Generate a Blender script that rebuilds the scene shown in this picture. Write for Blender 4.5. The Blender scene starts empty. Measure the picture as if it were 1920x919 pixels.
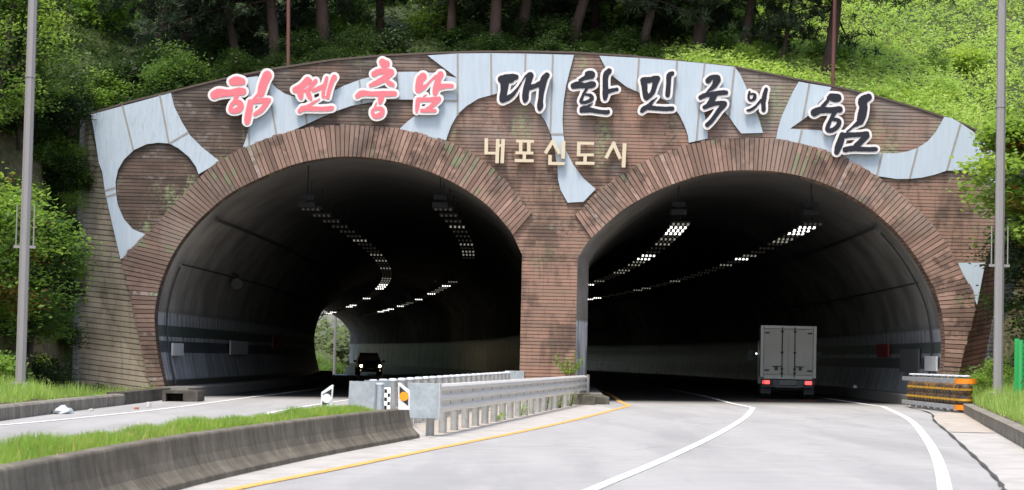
import bpy, bmesh, math, random
import numpy as np
from mathutils import Vector, Matrix
random.seed(7); RNG = np.random.default_rng(7)
R = math.radians
scene = bpy.context.scene
COL = scene.collection

# ------------------------------------------------------------------ camera, sky, sun, exposure
F, PITCH, ROLL, CAMH = 4200.0, math.atan(212.5/4200.0), R(1.25), 1.25
R0 = Vector((1,0,0)); F0 = Vector((0,math.cos(PITCH),math.sin(PITCH))); U0 = Vector((0,-math.sin(PITCH),math.cos(PITCH)))
CR = R0*math.cos(ROLL)+U0*math.sin(ROLL); CU = U0*math.cos(ROLL)-R0*math.sin(ROLL)
CAM = Vector((0,0,CAMH))
cam = bpy.data.cameras.new('camera'); camo = bpy.data.objects.new('camera', cam); COL.objects.link(camo)
m3 = Matrix((CR,CU,-F0)).transposed()
camo.matrix_world = Matrix.Translation(CAM) @ m3.to_4x4()
cam.sensor_width = 36; cam.lens = F*36/1920; cam.clip_start = .1; cam.clip_end = 3000
cam.dof.use_dof = True; cam.dof.focus_distance = 66; cam.dof.aperture_fstop = 4.0
scene.camera = camo

SUN_EL, SUN_AZ = R(64), R(203)      # azimuth clockwise from +Y : sun over the photographer's left shoulder
world = bpy.data.worlds.new('World'); scene.world = world; world.use_nodes = True
wn = world.node_tree; bg = wn.nodes['Background']
sky = wn.nodes.new('ShaderNodeTexSky'); sky.sky_type = 'NISHITA'; sky.sun_disc = False
sky.sun_elevation = SUN_EL; sky.sun_rotation = SUN_AZ; sky.dust_density = 3.0; sky.ozone_density = 1.0; sky.air_density = 1.0
wn.links.new(sky.outputs[0], bg.inputs[0]); bg.inputs[1].default_value = 0.14
sl = bpy.data.lights.new('sun','SUN'); sl.energy = 1.5; sl.angle = R(14); sl.color = (1.0,.94,.85)
so = bpy.data.objects.new('sun', sl); COL.objects.link(so)
sd = Vector((math.sin(SUN_AZ)*math.cos(SUN_EL), math.cos(SUN_AZ)*math.cos(SUN_EL), math.sin(SUN_EL)))
so.rotation_euler = sd.to_track_quat('Z','Y').to_euler()
scene.view_settings.view_transform = 'Standard'; scene.view_settings.look = 'None'
scene.view_settings.exposure = 1.22; scene.view_settings.gamma = 1
scene.cycles.max_bounces = 8; scene.cycles.diffuse_bounces = 6; scene.cycles.transparent_max_bounces = 8
try: scene.cycles.use_denoising = True
except Exception: pass

# ------------------------------------------------------------------ measuring helpers (pixels of the 1920x919 photo -> world)
D = 66.0
def ray(px,py): return F0*F + CR*(px-960) - CU*(py-459.5)
def onY(px,py,Y=D):
    v = ray(px,py); return CAM + v*(Y/v.y)
SL = .01
def onG(px,py,h=0.0):          # on the gently cross-sloped carriageway, h above it
    v = ray(px,py); t = (h-CAM.z)/(v.z-SL*v.x); return CAM + v*t
def gz(x): return SL*max(-16,min(18,x))
def ax(d): return .0352*d-.00079*d*d if d>0 else 0.0
def sm(t): t=max(0,min(1,t)); return t*t*(3-2*t)
def dip(d): return -.85*sm((d-70)/95)
def spl(pts, n=8, closed=False):     # Catmull-Rom through 2D/3D points
    P=[np.array(p,float) for p in pts]; out=[]
    N=len(P); rng = range(N if closed else N-1)
    for i in rng:
        p1,p2=P[i],P[(i+1)%N]
        p0=P[(i-1)%N] if (closed or i>0) else 2*p1-p2
        p3=P[(i+2)%N] if (closed or i<N-2) else 2*p2-p1
        for k in range(n):
            t=k/n
            out.append(.5*((2*p1)+(-p0+p2)*t+(2*p0-5*p1+4*p2-p3)*t*t+(-p0+3*p1-3*p2+p3)*t**3))
    if not closed: out.append(P[-1])
    return out

# ------------------------------------------------------------------ materials
MATS={}
class NT:
    def __init__(s,name):
        s.m=bpy.data.materials.new(name); s.m.use_nodes=True; s.t=s.m.node_tree
        s.b=s.t.nodes['Principled BSDF']
    def n(s,typ,**kw):
        x=s.t.nodes.new('ShaderNode'+typ)
        for k,v in kw.items(): setattr(x,k,v)
        return x
    def l(s,a,b): s.t.links.new(a,b)
    def val(s,sock,v):
        if hasattr(v,'is_output') or hasattr(v,'links'): s.l(v,sock)
        else: sock.default_value=v
    def math(s,op,a,b=0.0,c=0.0,clamp=False):
        x=s.n('Math',operation=op); x.use_clamp=clamp
        s.val(x.inputs[0],a); s.val(x.inputs[1],b); s.val(x.inputs[2],c); return x.outputs[0]
    def mix(s,f,a,b,mode='MIX'):
        x=s.n('Mix',data_type='RGBA',blend_type=mode)
        s.val(x.inputs[0],f); s.val(x.inputs[6],a if not isinstance(a,tuple) else (*a,1)[:4]); s.val(x.inputs[7],b if not isinstance(b,tuple) else (*b,1)[:4]); return x.outputs[2]
    def ss(s,v,a,b,lo=0.0,hi=1.0):
        x=s.n('MapRange',interpolation_type='SMOOTHSTEP'); s.val(x.inputs[0],v)
        x.inputs[1].default_value=a; x.inputs[2].default_value=b; x.inputs[3].default_value=lo; x.inputs[4].default_value=hi; return x.outputs[0]
    def pos(s): return s.n('NewGeometry').outputs['Position']
    def obj(s): return s.n('TexCoord').outputs['Object']
    def sep(s,v):
        x=s.n('SeparateXYZ'); s.l(v,x.inputs[0]); return x.outputs
    def comb(s,x,y,z=0.0):
        c=s.n('CombineXYZ'); s.val(c.inputs[0],x); s.val(c.inputs[1],y); s.val(c.inputs[2],z); return c.outputs[0]
    def noise(s,v,scale,detail=4,rough=.55):
        x=s.n('TexNoise'); s.l(v,x.inputs['Vector']); x.inputs['Scale'].default_value=scale; x.inputs['Detail'].default_value=detail; x.inputs['Roughness'].default_value=rough; return x.outputs['Fac']
    def white(s,v):
        x=s.n('TexWhiteNoise',noise_dimensions='3D'); s.l(v,x.inputs['Vector']); return x.outputs['Value']
    def bump(s,h,strength=.4,dist=.02):
        x=s.n('Bump'); x.inputs['Strength'].default_value=strength; x.inputs['Distance'].default_value=dist; s.l(h,x.inputs['Height']); s.l(x.outputs[0],s.b.inputs['Normal'])
    def base(s,c): s.val(s.b.inputs['Base Color'], c if not isinstance(c,tuple) else (*c,1)[:4])
    def rough(s,v): s.val(s.b.inputs['Roughness'],v)
def simple(name,c,rough=.6,metal=0.0,var=.12,scale=6.0,emit=None,es=0.0,spec=.5):
    if name in MATS: return MATS[name]
    t=NT(name); c2=tuple(x*(1-var*1.6) for x in c); c3=tuple(min(1,x*(1+var)) for x in c)
    f=t.noise(t.obj(),scale,5); t.base(t.mix(f,c2,c3)); t.rough(rough); t.b.inputs['Metallic'].default_value=metal
    t.b.inputs['Specular IOR Level'].default_value=spec
    if emit: t.b.inputs['Emission Color'].default_value=(*emit,1); t.b.inputs['Emission Strength'].default_value=es
    MATS[name]=t.m; return t.m

def planks(name,pitch,shear,c_dark,c_mid,c_red,grey=.5,moss=.3,top_dark=True,reach=4.2):
    t=NT(name); p=t.sep(t.pos()); x,z=p[0],p[2]
    zz=t.math('ADD',z,t.math('MULTIPLY',x,shear)); v=t.math('DIVIDE',zz,pitch)
    idx=t.math('FLOOR',v); fr=t.math('FRACT',v)
    off=t.math('MULTIPLY',t.white(t.comb(idx,3.3,1.7)),reach)
    seg=t.math('FLOOR',t.math('DIVIDE',t.math('ADD',x,off),reach)); sfr=t.math('FRACT',t.math('DIVIDE',t.math('ADD',x,off),reach))
    tone=t.white(t.comb(idx,seg,5.1)); tone2=t.white(t.comb(idx,seg,9.4))
    vec=t.comb(x,p[1],t.math('MULTIPLY',z,.55))
    big=t.noise(vec,.28,3); mid=t.noise(vec,1.3,5,.62); streak=t.noise(t.comb(t.math('MULTIPLY',x,7.0),0.0,t.math('MULTIPLY',z,.9)),1.0,5,.65)
    grain=t.noise(t.comb(t.math('MULTIPLY',x,1.5),0.0,t.math('MULTIPLY',z,60.0)),1.0,3)
    c=t.mix(t.ss(t.math('ADD',t.math('MULTIPLY',big,.9),t.math('MULTIPLY',tone,.22)),.35,.75),c_mid,c_red)
    c=t.mix(t.ss(t.math('ADD',mid,t.math('MULTIPLY',tone2,.12)),.50,.76),c,c_dark)
    c=t.mix(t.math('MULTIPLY',t.ss(streak,.50,.70),.7),c,c_dark)
    if grey>0:
        g=t.math('MULTIPLY',t.ss(z,6.2,9.4),t.ss(t.noise(vec,.55,4),.35,.62)); g=t.math('MULTIPLY',g,grey,clamp=True)
        c=t.mix(g,c,(.255,.215,.19))
        # damp black staining that hangs from the coping on the left shoulder
        dk=t.math('MULTIPLY',t.ss(x,1.0,-6.0),t.ss(t.math('ADD',t.noise(t.comb(t.math('MULTIPLY',x,1.2),0.0,t.math('MULTIPLY',z,3.0)),.8,5,.6),t.math('MULTIPLY',tone,.22)),.5,.78))
        c=t.mix(t.math('MULTIPLY',dk,.85),c,(.045,.034,.028))
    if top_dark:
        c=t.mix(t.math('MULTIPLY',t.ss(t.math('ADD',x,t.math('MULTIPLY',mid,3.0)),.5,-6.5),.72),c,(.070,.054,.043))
    if moss>0:
        zm=t.ss(z,3.6,5.2,.12,1.0); mo=t.math('MULTIPLY',t.ss(t.noise(vec,.9,6,.7),.535,.63),t.ss(t.noise(t.comb(t.math('MULTIPLY',x,7.0),0.0,t.math('MULTIPLY',z,9.0)),1.0,4,.7),.42,.58))
        c=t.mix(t.math('MULTIPLY',t.math('MULTIPLY',mo,zm),moss),c,(.27,.33,.17))
        gy=t.math('MULTIPLY',t.ss(t.noise(t.comb(t.math('ADD',x,31.0),0.0,z),.8,6,.7),.53,.64),t.ss(tone2,.2,.7)); c=t.mix(t.math('MULTIPLY',t.math('MULTIPLY',gy,zm),.55),c,(.30,.27,.24))
        bk=t.math('MULTIPLY',t.ss(t.noise(t.comb(t.math('ADD',x,77.0),0.0,t.math('MULTIPLY',z,.6)),1.1,6,.72),.53,.65),t.ss(t.noise(t.comb(t.math('MULTIPLY',x,6.0),0.0,t.math('MULTIPLY',z,9.0)),1.0,3,.7),.4,.6)); c=t.mix(t.math('MULTIPLY',t.math('MULTIPLY',bk,zm),.7),c,(.055,.042,.034))
    c=t.mix(t.math('MULTIPLY',t.ss(grain,.3,.8),.25),c,c_dark)
    gw=t.math('ADD',.16,t.math('MULTIPLY',tone2,.14))
    lo=t.math('SUBTRACT',1.0,t.math('DIVIDE',fr,gw),clamp=True)
    joint=t.ss(sfr,0.0,.006,1,0)
    groove=t.math('MAXIMUM',lo,t.math('MULTIPLY',joint,.35)); c=t.mix(t.math('MULTIPLY',groove,.9),c,(.02,.014,.011))
    t.base(c); t.rough(.78); t.b.inputs['Specular IOR Level'].default_value=.3
    t.bump(t.math('ADD',t.math('SUBTRACT',1.0,groove),t.math('MULTIPLY',tone,.25)),.6,.02)
    MATS[name]=t.m; return t.m

def leafmat(name,c,hue=.25,trans=.55,rough=.5):
    t=NT(name); a=t.n('Attribute',attribute_name='tone').outputs['Fac']; r=t.n('ObjectInfo').outputs['Random']
    c_lo=(c[0]*.50,c[1]*.60,c[2]*.6); c_hi=(min(1,c[0]*1.75),min(1,c[1]*1.45),c[2]*1.2)
    k=t.math('ADD',t.math('MULTIPLY',a,.65),t.math('MULTIPLY',r,.35)); col=t.mix(k,c_lo,c_hi); r2=t.math('FRACT',t.math('MULTIPLY',r,7.31)); col=t.mix(t.math('MULTIPLY',t.ss(r2,.5,1.0),.30),col,(c[0]*1.7,c[1]*1.25,c[2]*.9))
    t.base(col); t.rough(rough); t.b.inputs['Specular IOR Level'].default_value=.35
    tr=t.n('BsdfTranslucent'); t.l(t.mix(.5,col,(c[0]*2.0,c[1]*1.9,c[2]*.7)),tr.inputs[0])
    mx=t.n('MixShader'); mx.inputs[0].default_value=trans; t.l(t.b.outputs[0],mx.inputs[1]); t.l(tr.outputs[0],mx.inputs[2])
    t.l(mx.outputs[0],t.t.nodes['Material Output'].inputs[0]); MATS[name]=t.m; return t.m

# ------------------------------------------------------------------ mesh builder and object helpers
class MB:
    def __init__(s): s.v=[]; s.f=[]; s.mi=[]; s.tone=[]
    def add(s,vs,fs,mi=0,tone=.5):
        b=len(s.v); s.v+= [tuple(v) for v in vs]; s.f+=[tuple(i+b for i in f) for f in fs]; s.mi+=[mi]*len(fs); s.tone+=[tone]*len(fs); return s
    def box(s,x0,x1,y0,y1,z0,z1,mi=0,tone=.5):
        vs=[(x,y,z) for z in (z0,z1) for y in (y0,y1) for x in (x0,x1)]
        return s.add(vs,[(0,2,3,1),(4,5,7,6),(0,1,5,4),(2,6,7,3),(0,4,6,2),(1,3,7,5)],mi,tone)
    def hexa(s,q0,q1,mi=0,tone=.5):        # two quads (bottom, top) of matching corners
        return s.add(list(q0)+list(q1),[(3,2,1,0),(4,5,6,7),(0,1,5,4),(1,2,6,5),(2,3,7,6),(3,0,4,7)],mi,tone)
    def prism(s,poly,a,b,axis='y',mi=0,tone=.5):     # poly 2D extruded from a to b along axis
        n=len(poly)
        def P(p,h): return {'y':(p[0],h,p[1]),'z':(p[0],p[1],h),'x':(h,p[0],p[1])}[axis]
        vs=[P(p,a) for p in poly]+[P(p,b) for p in poly]
        fs=[tuple(range(n-1,-1,-1)),tuple(range(n,2*n))]+[(i,(i+1)%n,n+(i+1)%n,n+i) for i in range(n)]
        return s.add(vs,fs,mi,tone)
    def tube(s,pts,rad,n=8,mi=0,tone=.5,cap=True):
        pts=[Vector(p) for p in pts]; rad=rad if hasattr(rad,'__len__') else [rad]*len(pts)
        vs=[]; up=Vector((.13,.37,.92))
        for i,p in enumerate(pts):
            d=(pts[min(i+1,len(pts)-1)]-pts[max(i-1,0)]).normalized()
            a=d.cross(up if abs(d.dot(up))<.95 else Vector((1,0,0))).normalized(); b=d.cross(a)
            for k in range(n):
                t=2*math.pi*k/n; vs.append(p+(a*math.cos(t)+b*math.sin(t))*rad[i])
        fs=[]
        for i in range(len(pts)-1):
            for k in range(n):
                k2=(k+1)%n; fs.append((i*n+k,i*n+k2,(i+1)*n+k2,(i+1)*n+k))
        if cap: fs+= [tuple(range(n-1,-1,-1)), tuple((len(pts)-1)*n+k for k in range(n))]
        return s.add(vs,fs,mi,tone)
    def cyl(s,c,r,h,axis='z',n=16,mi=0,r2=None):
        c=Vector(c); e={'x':Vector((1,0,0)),'y':Vector((0,1,0)),'z':Vector((0,0,1))}[axis]
        return s.tube([c,c+e*h],[r,r if r2 is None else r2],n,mi)
    def sweep(s,path,prof,mi=0,closed=True,cap=True):   # path [(x,y,z)], prof [(off along right-hand normal, up)]
        n=len(prof); vs=[]
        for i,p in enumerate(path):
            p=Vector(p); d=Vector(path[min(i+1,len(path)-1)])-Vector(path[max(i-1,0)]); d.z=0; d.normalize(); nr=Vector((d.y,-d.x,0))
            vs+=[p+nr*o+Vector((0,0,h)) for o,h in prof]
        fs=[]
        for i in range(len(path)-1):
            for k in range(n if closed else n-1):
                k2=(k+1)%n; fs.append((i*n+k,i*n+k2,(i+1)*n+k2,(i+1)*n+k))
        if closed and cap: fs+=[tuple(range(n-1,-1,-1)),tuple((len(path)-1)*n+k for k in range(n))]
        return s.add(vs,fs,mi)
def mesh_of(name,mb,mats,smooth=False,off=(0,0,0)):
    me=bpy.data.meshes.new(name); o=Vector(off)
    me.from_pydata([tuple(Vector(v)-o) for v in mb.v],[],mb.f)
    for m in (mats if isinstance(mats,(list,tuple)) else [mats]): me.materials.append(m)
    if any(mb.mi): me.polygons.foreach_set('material_index',mb.mi)
    a=me.attributes.new('tone','FLOAT','FACE'); a.data.foreach_set('value',mb.tone)
    if smooth: me.polygons.foreach_set('use_smooth',[True]*len(me.polygons))
    bm=bmesh.new(); bm.from_mesh(me); bmesh.ops.recalc_face_normals(bm,faces=bm.faces); bm.to_mesh(me); bm.free()
    me.update(); return me
def org(o):
    v=Vector((0,0,0))
    while o is not None: v+=o.location; o=o.parent
    return v
def tag(o,label=None,cat=None,group=None,kind=None):
    for k,v in (('label',label),('category',cat),('group',group),('kind',kind)):
        if v: o[k]=v
    return o
def thing(name,label,cat,loc=(0,0,0),rz=0,group=None):
    o=bpy.data.objects.new(name,None); o.empty_display_size=.2; COL.objects.link(o); o.location=loc; o.rotation_euler=(0,0,rz); return tag(o,label,cat,group)
def part(name,mb,mats,parent,smooth=False,local=False,bevel=0,label=None):
    me=mesh_of(name,mb,mats,smooth,(0,0,0) if local else org(parent))
    o=bpy.data.objects.new(name,me); COL.objects.link(o); o.parent=parent
    if bevel:
        b=o.modifiers.new('bevel','BEVEL'); b.width=bevel; b.segments=2; b.limit_method='ANGLE'
    if label: o['label']=label
    return o
def solo(name,mb,mats,label,cat,loc=(0,0,0),group=None,smooth=False,local=False,bevel=0,kind=None):
    me=mesh_of(name,mb,mats,smooth,(0,0,0) if local else loc)
    o=bpy.data.objects.new(name,me); COL.objects.link(o); o.location=loc
    if bevel:
        b=o.modifiers.new('bevel','BEVEL'); b.width=bevel; b.segments=2; b.limit_method='ANGLE'
    return tag(o,label,cat,group,kind)
def struct(name,mb,mats,smooth=False): 
    me=mesh_of(name,mb,mats,smooth); o=bpy.data.objects.new(name,me); COL.objects.link(o); return tag(o,None,None,None,'structure')
def copy_tree(o,parent=None,loc=None,rz=None,label=None,group=None):
    c=o.copy(); COL.objects.link(c); c.parent=parent
    if loc is not None: c.location=loc
    if rz is not None: c.rotation_euler=(0,0,rz)
    if label: c['label']=label
    if group: c['group']=group
    for ch in list(o.children): copy_tree(ch,c)
    return c
def fast_quads(name,V,nq,tone,mats,mi=None,verts_per=4):
    me=bpy.data.meshes.new(name); nv=len(V)
    me.vertices.add(nv); me.vertices.foreach_set('co',np.asarray(V,np.float32).ravel())
    me.loops.add(nq*verts_per); me.loops.foreach_set('vertex_index',np.arange(nq*verts_per,dtype=np.int32))
    me.polygons.add(nq); me.polygons.foreach_set('loop_start',np.arange(0,nq*verts_per,verts_per,dtype=np.int32))
    for m in (mats if isinstance(mats,(list,tuple)) else [mats]): me.materials.append(m)
    if mi is not None: me.polygons.foreach_set('material_index',np.asarray(mi,np.int32))
    a=me.attributes.new('tone','FLOAT','FACE'); a.data.foreach_set('value',np.asarray(tone,np.float32))
    me.update(calc_edges=True); me.validate(); return me
# ------------------------------------------------------------------ setting: ground, roads, markings
def asphalt(name,c,stain=.0):
    t=NT(name); p=t.pos(); s=t.sep(p)
    fine=t.noise(p,55,3,.7); mid=t.noise(p,1.6,5,.6); wide=t.noise(t.comb(t.math('MULTIPLY',s[0],.9),t.math('MULTIPLY',s[1],.10)),1.0,4)
    k=t.math('ADD',t.math('MULTIPLY',fine,.45),t.math('ADD',t.math('MULTIPLY',mid,.3),t.math('MULTIPLY',wide,.4)))
    col=t.mix(t.ss(k,.35,.8),tuple(x*.8 for x in c),tuple(x*1.12 for x in c))
    crk=t.n('TexVoronoi',feature='DISTANCE_TO_EDGE'); t.l(t.comb(t.math('ADD',t.math('MULTIPLY',s[0],.16),t.math('MULTIPLY',mid,.5)),t.math('ADD',t.math('MULTIPLY',s[1],.05),t.math('MULTIPLY',wide,.25))),crk.inputs['Vector']); crk.inputs['Scale'].default_value=1.0
    col=t.mix(t.math('MULTIPLY',t.ss(crk.outputs['Distance'],.0,.006,1,0),.35),col,(.15,.145,.14))
    spk=t.noise(p,130,2,.6); col=t.mix(t.math('MULTIPLY',t.ss(spk,.56,.72),.30),col,(.17,.168,.165))
    oil=t.math('MULTIPLY',t.ss(t.noise(t.comb(t.math('MULTIPLY',s[0],.75),t.math('MULTIPLY',s[1],.07),5.0),1.0,4,.6),.50,.66),.36); col=t.mix(oil,col,(.22,.218,.215))
    # tunnel shade painted into the colour at the bores, surface polished by tyres
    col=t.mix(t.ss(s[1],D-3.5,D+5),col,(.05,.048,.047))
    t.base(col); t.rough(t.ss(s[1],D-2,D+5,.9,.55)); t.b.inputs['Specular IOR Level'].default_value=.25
    t.bump(fine,.25,.01); MATS[name]=t.m; return t.m
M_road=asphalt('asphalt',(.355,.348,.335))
def concrete(name,c,dark=.5,streaks=False,scale=1.5,lines=0):
    t=NT(name); p=t.pos(); s=t.sep(p)
    a=t.noise(p,scale,6,.65); b=t.noise(p,30,3,.7)
    col=t.mix(t.ss(a,.3,.72),tuple(x*dark for x in c),tuple(x*1.12 for x in c)); col=t.mix(t.math('MULTIPLY',t.ss(b,.45,.75),.25),col,tuple(x*.6 for x in c))
    if streaks:
        st=t.noise(t.comb(t.math('MULTIPLY',s[0],1.5),t.math('MULTIPLY',s[1],3.2),t.math('MULTIPLY',s[2],.8)),2.2,6,.7)
        col=t.mix(t.math('MULTIPLY',t.ss(st,.36,.66),.8),col,tuple(x*.42 for x in c))
        st2=t.noise(t.comb(t.math('MULTIPLY',s[0],3),t.math('MULTIPLY',s[1],9),t.math('MULTIPLY',s[2],.5)),2.0,4,.6)
        col=t.mix(t.math('MULTIPLY',t.ss(st2,.55,.75),.7),col,tuple(min(1,x*1.5) for x in c))
    t.base(col); t.rough(.85); t.b.inputs['Specular IOR Level'].default_value=.25; t.bump(b,.3,.01); MATS[name]=t.m; return t.m
M_conc=concrete('concrete',(.36,.33,.29)); M_barrier=concrete('barrier_concrete',(.215,.187,.142),.55,True)
M_kerb=concrete('kerb_concrete',(.31,.28,.23),.55,True); M_apron=concrete('apron_concrete',(.44,.39,.33),.78,False,2.5)
M_pale=concrete('gutter_concrete',(.42,.40,.37),.85,False,2.0)
M_dirt=concrete('soil',(.20,.15,.10),.6,False,4)
def paint(name,c):
    t=NT(name); p=t.pos(); n=t.noise(p,14,5,.7); n2=t.noise(p,1.2,3)
    t.base(t.mix(t.ss(t.math('ADD',n,t.math('MULTIPLY',n2,.3)),.60,.86),c,tuple(x*.60 for x in c))); t.rough(.7); MATS[name]=t.m; return t.m
M_white=paint('white_paint',(.80,.80,.78)); M_yellow=paint('yellow_paint',(.74,.40,.10))

mb=MB(); mb.add([(-900,-200,-1.6),(900,-200,-1.6),(900,1600,-1.6),(-900,1600,-1.6)],[(0,1,2,3)]); struct('ground',mb,M_dirt)

def ztun(x0,d): return gz(x0)+(dip(d) if x0<.6 else 0.0)
ys=[-6]+list(np.arange(0,66,3.0))+list(np.arange(66,246,4.0))
def road_sheet(name,xs,mat,dz=0):
    mb=MB(); vs=[(x+ax(y-D),y,ztun(x,y-D)+dz) for y in ys for x in xs]; n=len(xs)
    mb.add(vs,[(j*n+i,j*n+i+1,(j+1)*n+i+1,(j+1)*n+i) for j in range(len(ys)-1) for i in range(n-1)]); return struct(name,mb,mat)
road_sheet('road',[-16,-12,-9,-6,-3,-1.2,.55,.65,3,6,9,12,15,20],M_road)

def strip(px,width,h=.008,tun=None,n=6,name='lane_line',mat=None,taper=None):
    pts=[onG(x,y) for x,y in px]; pts=[Vector((p.x,p.y,0)) for p in pts]
    pts=[Vector(p) for p in spl([tuple(p) for p in pts],n)]
    if tun is not None:
        last=pts[-1]; base=last.x-ax(last.y-D)
        for y in np.arange(max(last.y+3,D+1),D+tun,4.0): pts.append(Vector((base+ax(y-D),y,0)))
    mb=MB(); vs=[]
    for i,p in enumerate(pts):
        d=(pts[min(i+1,len(pts)-1)]-pts[max(i-1,0)]).normalized(); nr=Vector((d.y,-d.x,0))
        for s in (-1,1):
            q=p+nr*s*width/2; z=ztun(q.x-ax(q.y-D),q.y-D) ; vs.append((q.x,q.y,z+h))
    mb.add(vs,[(2*i,2*i+1,2*i+3,2*i+2) for i in range(len(pts)-1)]); return struct(name,mb,mat or M_white)
strip([(250,965),(430,920),(620,882),(800,845),(1000,805),(1100,782),(1180,761)],.14,tun=110,name='yellow_edge_line',mat=M_yellow)
strip([(1020,965),(1105,921),(1250,860),(1350,812),(1398,782),(1412,765)],.135,tun=110,name='white_lane_line')
strip([(1768,965),(1772,921),(1757,860),(1733,818),(1703,786),(1656,763)],.145,tun=120,name='white_edge_line')
strip([(-120,806),(0,798),(150,784),(300,768),(420,752)],.13,tun=110,name='white_edge_line_left')
strip([(300,830),(505,775),(600,758),(660,749)],.12,tun=110,name='white_median_line')

def gpoly(name,px,mat,h):
    mb=MB(); vs=[]
    for x,y in px:
        p=onG(x,y); vs.append((p.x,p.y,p.z+h))
    mb.add(vs,[tuple(range(len(vs)))]); return struct(name,mb,mat)
# broken concrete apron and gutter on the right
seam=[(1700,763),(1745,776),(1752,790),(1778,812),(1810,842),(1842,872),(1872,904),(1885,925)]
edge=[(1990,905),(1930,848),(1875,815),(1825,787),(1800,773)]
gpoly('gutter_apron',[(1745,776),(1752,790),(1778,811),(1866,813),(1825,786),(1800,772)],M_apron,.012)
gpoly('gutter_slab',[(1778,812),(1810,842),(1842,872),(1872,904),(1890,960),(2080,960),(1990,906),(1930,850),(1868,814)],M_pale,.012)
mb=MB()
sp=[onG(x,y) for x,y in spl(seam,6)]
for i,p in enumerate(sp):
    d=(sp[min(i+1,len(sp)-1)]-sp[max(i-1,0)]).normalized(); nr=Vector((d.y,-d.x,0))*(.022+.012*math.sin(i*1.7))
    mb.v+=[tuple(p-nr+Vector((0,0,.018))),tuple(p+nr+Vector((0,0,.018)))]
mb.f=[(2*i,2*i+1,2*i+3,2*i+2) for i in range(len(sp)-1)]; mb.mi=[0]*len(mb.f); mb.tone=[.5]*len(mb.f)
struct('road_crack',mb,simple('crack_tar',(.06,.055,.05),.9))
# pale strip between the yellow line and the guardrail
gpoly('median_pavement',[(300,958),(430,921),(620,884),(800,847),(1000,807),(1100,783),(1150,768),(1110,757),(1066,757),(800,800),(640,840),(400,890),(200,930)],M_pale,.004)
gpoly('median_gravel',[(640,762),(690,752),(1000,722),(1066,750),(1100,760),(805,822),(780,800)],M_apron,.010)

# ------------------------------------------------------------------ kerbs and banks
lk=[(-9.0,20,0),(-9.1,30,0),(-9.25,40.4,0),(-9.4,48.2,0),(-9.4,55,0)]
mb=MB(); mb.sweep([(x,y,gz(x)) for x,y,_ in lk],[(0,-.1),(0,.23),(-.04,.27),(-.24,.27),(-.26,.2),(-.26,-.1)])
solo('roadside_kerb',mb,M_kerb,'stained concrete kerb below the grass at the left lamp post','kerb',(-9.2,38,0))
mb=MB(); mb.sweep([(-9.4,55.02,-.09),(-9.42,59,-.09),(-9.5,63.2,-.09)],[(0,-.1),(0,.10),(-.02,.20),(-.02,.30),(-.45,.30),(-.45,-.1)])
solo('gutter_wall',mb,concrete('damp_concrete',(.13,.115,.095),.5,True),'dark damp concrete gutter wall below the left wing of the portal','wall',(-9.4,59,-.09))
rk=[onG(2030,905),onG(1920,841),onG(1872,813),onG(1826,787),onG(1800,771)]
rkp=[Vector((p.x,p.y,p.z)) for p in rk]
d0=(rkp[0]-rkp[1]); rkp=[rkp[0]+d0*1.2]+rkp
def kblocks():
    path=spl([tuple(p) for p in rkp],5); mb=MB(); acc=0
    seg=[path[0]]
    for a,b in zip(path,path[1:]):
        seg.append(b); acc+=np.linalg.norm(np.array(b)-np.array(a))
        if acc>3.2 or b is path[-1]:
            q=[np.array(p) for p in seg]; q[-1]=q[-1]+(q[-2]-q[-1])*.03/np.linalg.norm(q[-2]-q[-1])
            mb.sweep([tuple(p) for p in q],[(0,-.1),(-.01,.20),(-.04,.25),(.0+.2,.25),(.22,.2),(.22,-.1)]); acc=0; seg=[b]
    return mb
solo('roadside_kerb',kblocks(),M_kerb,'weathered concrete kerb stones below the grass bank on the right','kerb',tuple(rkp[2]))

def vnoise(x,y,s=1.0):
    return (math.sin(x*1.3*s+y*.7*s)+math.sin(x*.6*s-y*1.1*s+2.1)+math.sin(x*2.3*s+y*1.9*s+.6)*.5)/2.5
TOP=[(168,216),(240,194),(325,173),(420,150),(520,130),(620,115),(720,106),(805,102),(900,99),(1000,99),(1080,101),(1180,107),(1280,118),(1380,128),(1480,148),(1560,163),(1640,182),(1720,205),(1800,232),(1855,258),(1899,296)]
TOPW=[onY(x,y) for x,y in TOP]; TX=[p.x for p in TOPW]; TZ=[p.z for p in TOPW]
def ztop(x): return float(np.interp(x,TX,TZ))
def bankz(x,y):
    if x<0:
        d=-9.62-x; k=sm((y-50.5)/3)*sm((x+13.5)/.5); return gz(x)+(.24+min(d,1.8)*.12+max(0,d-1.8)*.75+.05*vnoise(x,y,2))*(1-k)-.02*k
    kx=float(np.interp(y,[p.y for p in rkp],[p.x for p in rkp]))+.2
    d=x-kx; return gz(x)+.22+min(max(d,0),1.5)*.34+max(0,d-1.5)*.65+.05*vnoise(x,y,2)
def hillz(x,y):
    s=.30+.16*sm((x-5)/9)+.10*sm((-6-x)/6)
    yy=y-D-.8; h=ztop(x)-.15+ s*min(yy,60)+.12*vnoise(x,y,.8)*min(1,yy/2)
    if x>TX[-1]: h+= (x-TX[-1])*.25
    if x<TX[0]: h+= (TX[0]-x)*.30
    pass
    return h
def terrain(x,y):
    if y>=D+.75: return hillz(x,y)
    b=bankz(x,y); edge=(x-14.6) if x>0 else (-13.2-x)
    if edge>0: b=max(b,b+(hillz(x,D+.8)-b)*sm((y-(D-7))/7.8)*sm(edge/1.2))
    return b
def hgrid(name,xs,yy,mat):
    n=len(xs); mb=MB(); mb.add([(x,y,terrain(x,y)) for y in yy for x in xs],[(j*n+i,j*n+i+1,(j+1)*n+i+1,(j+1)*n+i) for j in range(len(yy)-1) for i in range(n-1)]); return struct(name,mb,mat,True)
M_hill=concrete('hill_soil',(.055,.075,.025),.5,False,1.2)
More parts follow.
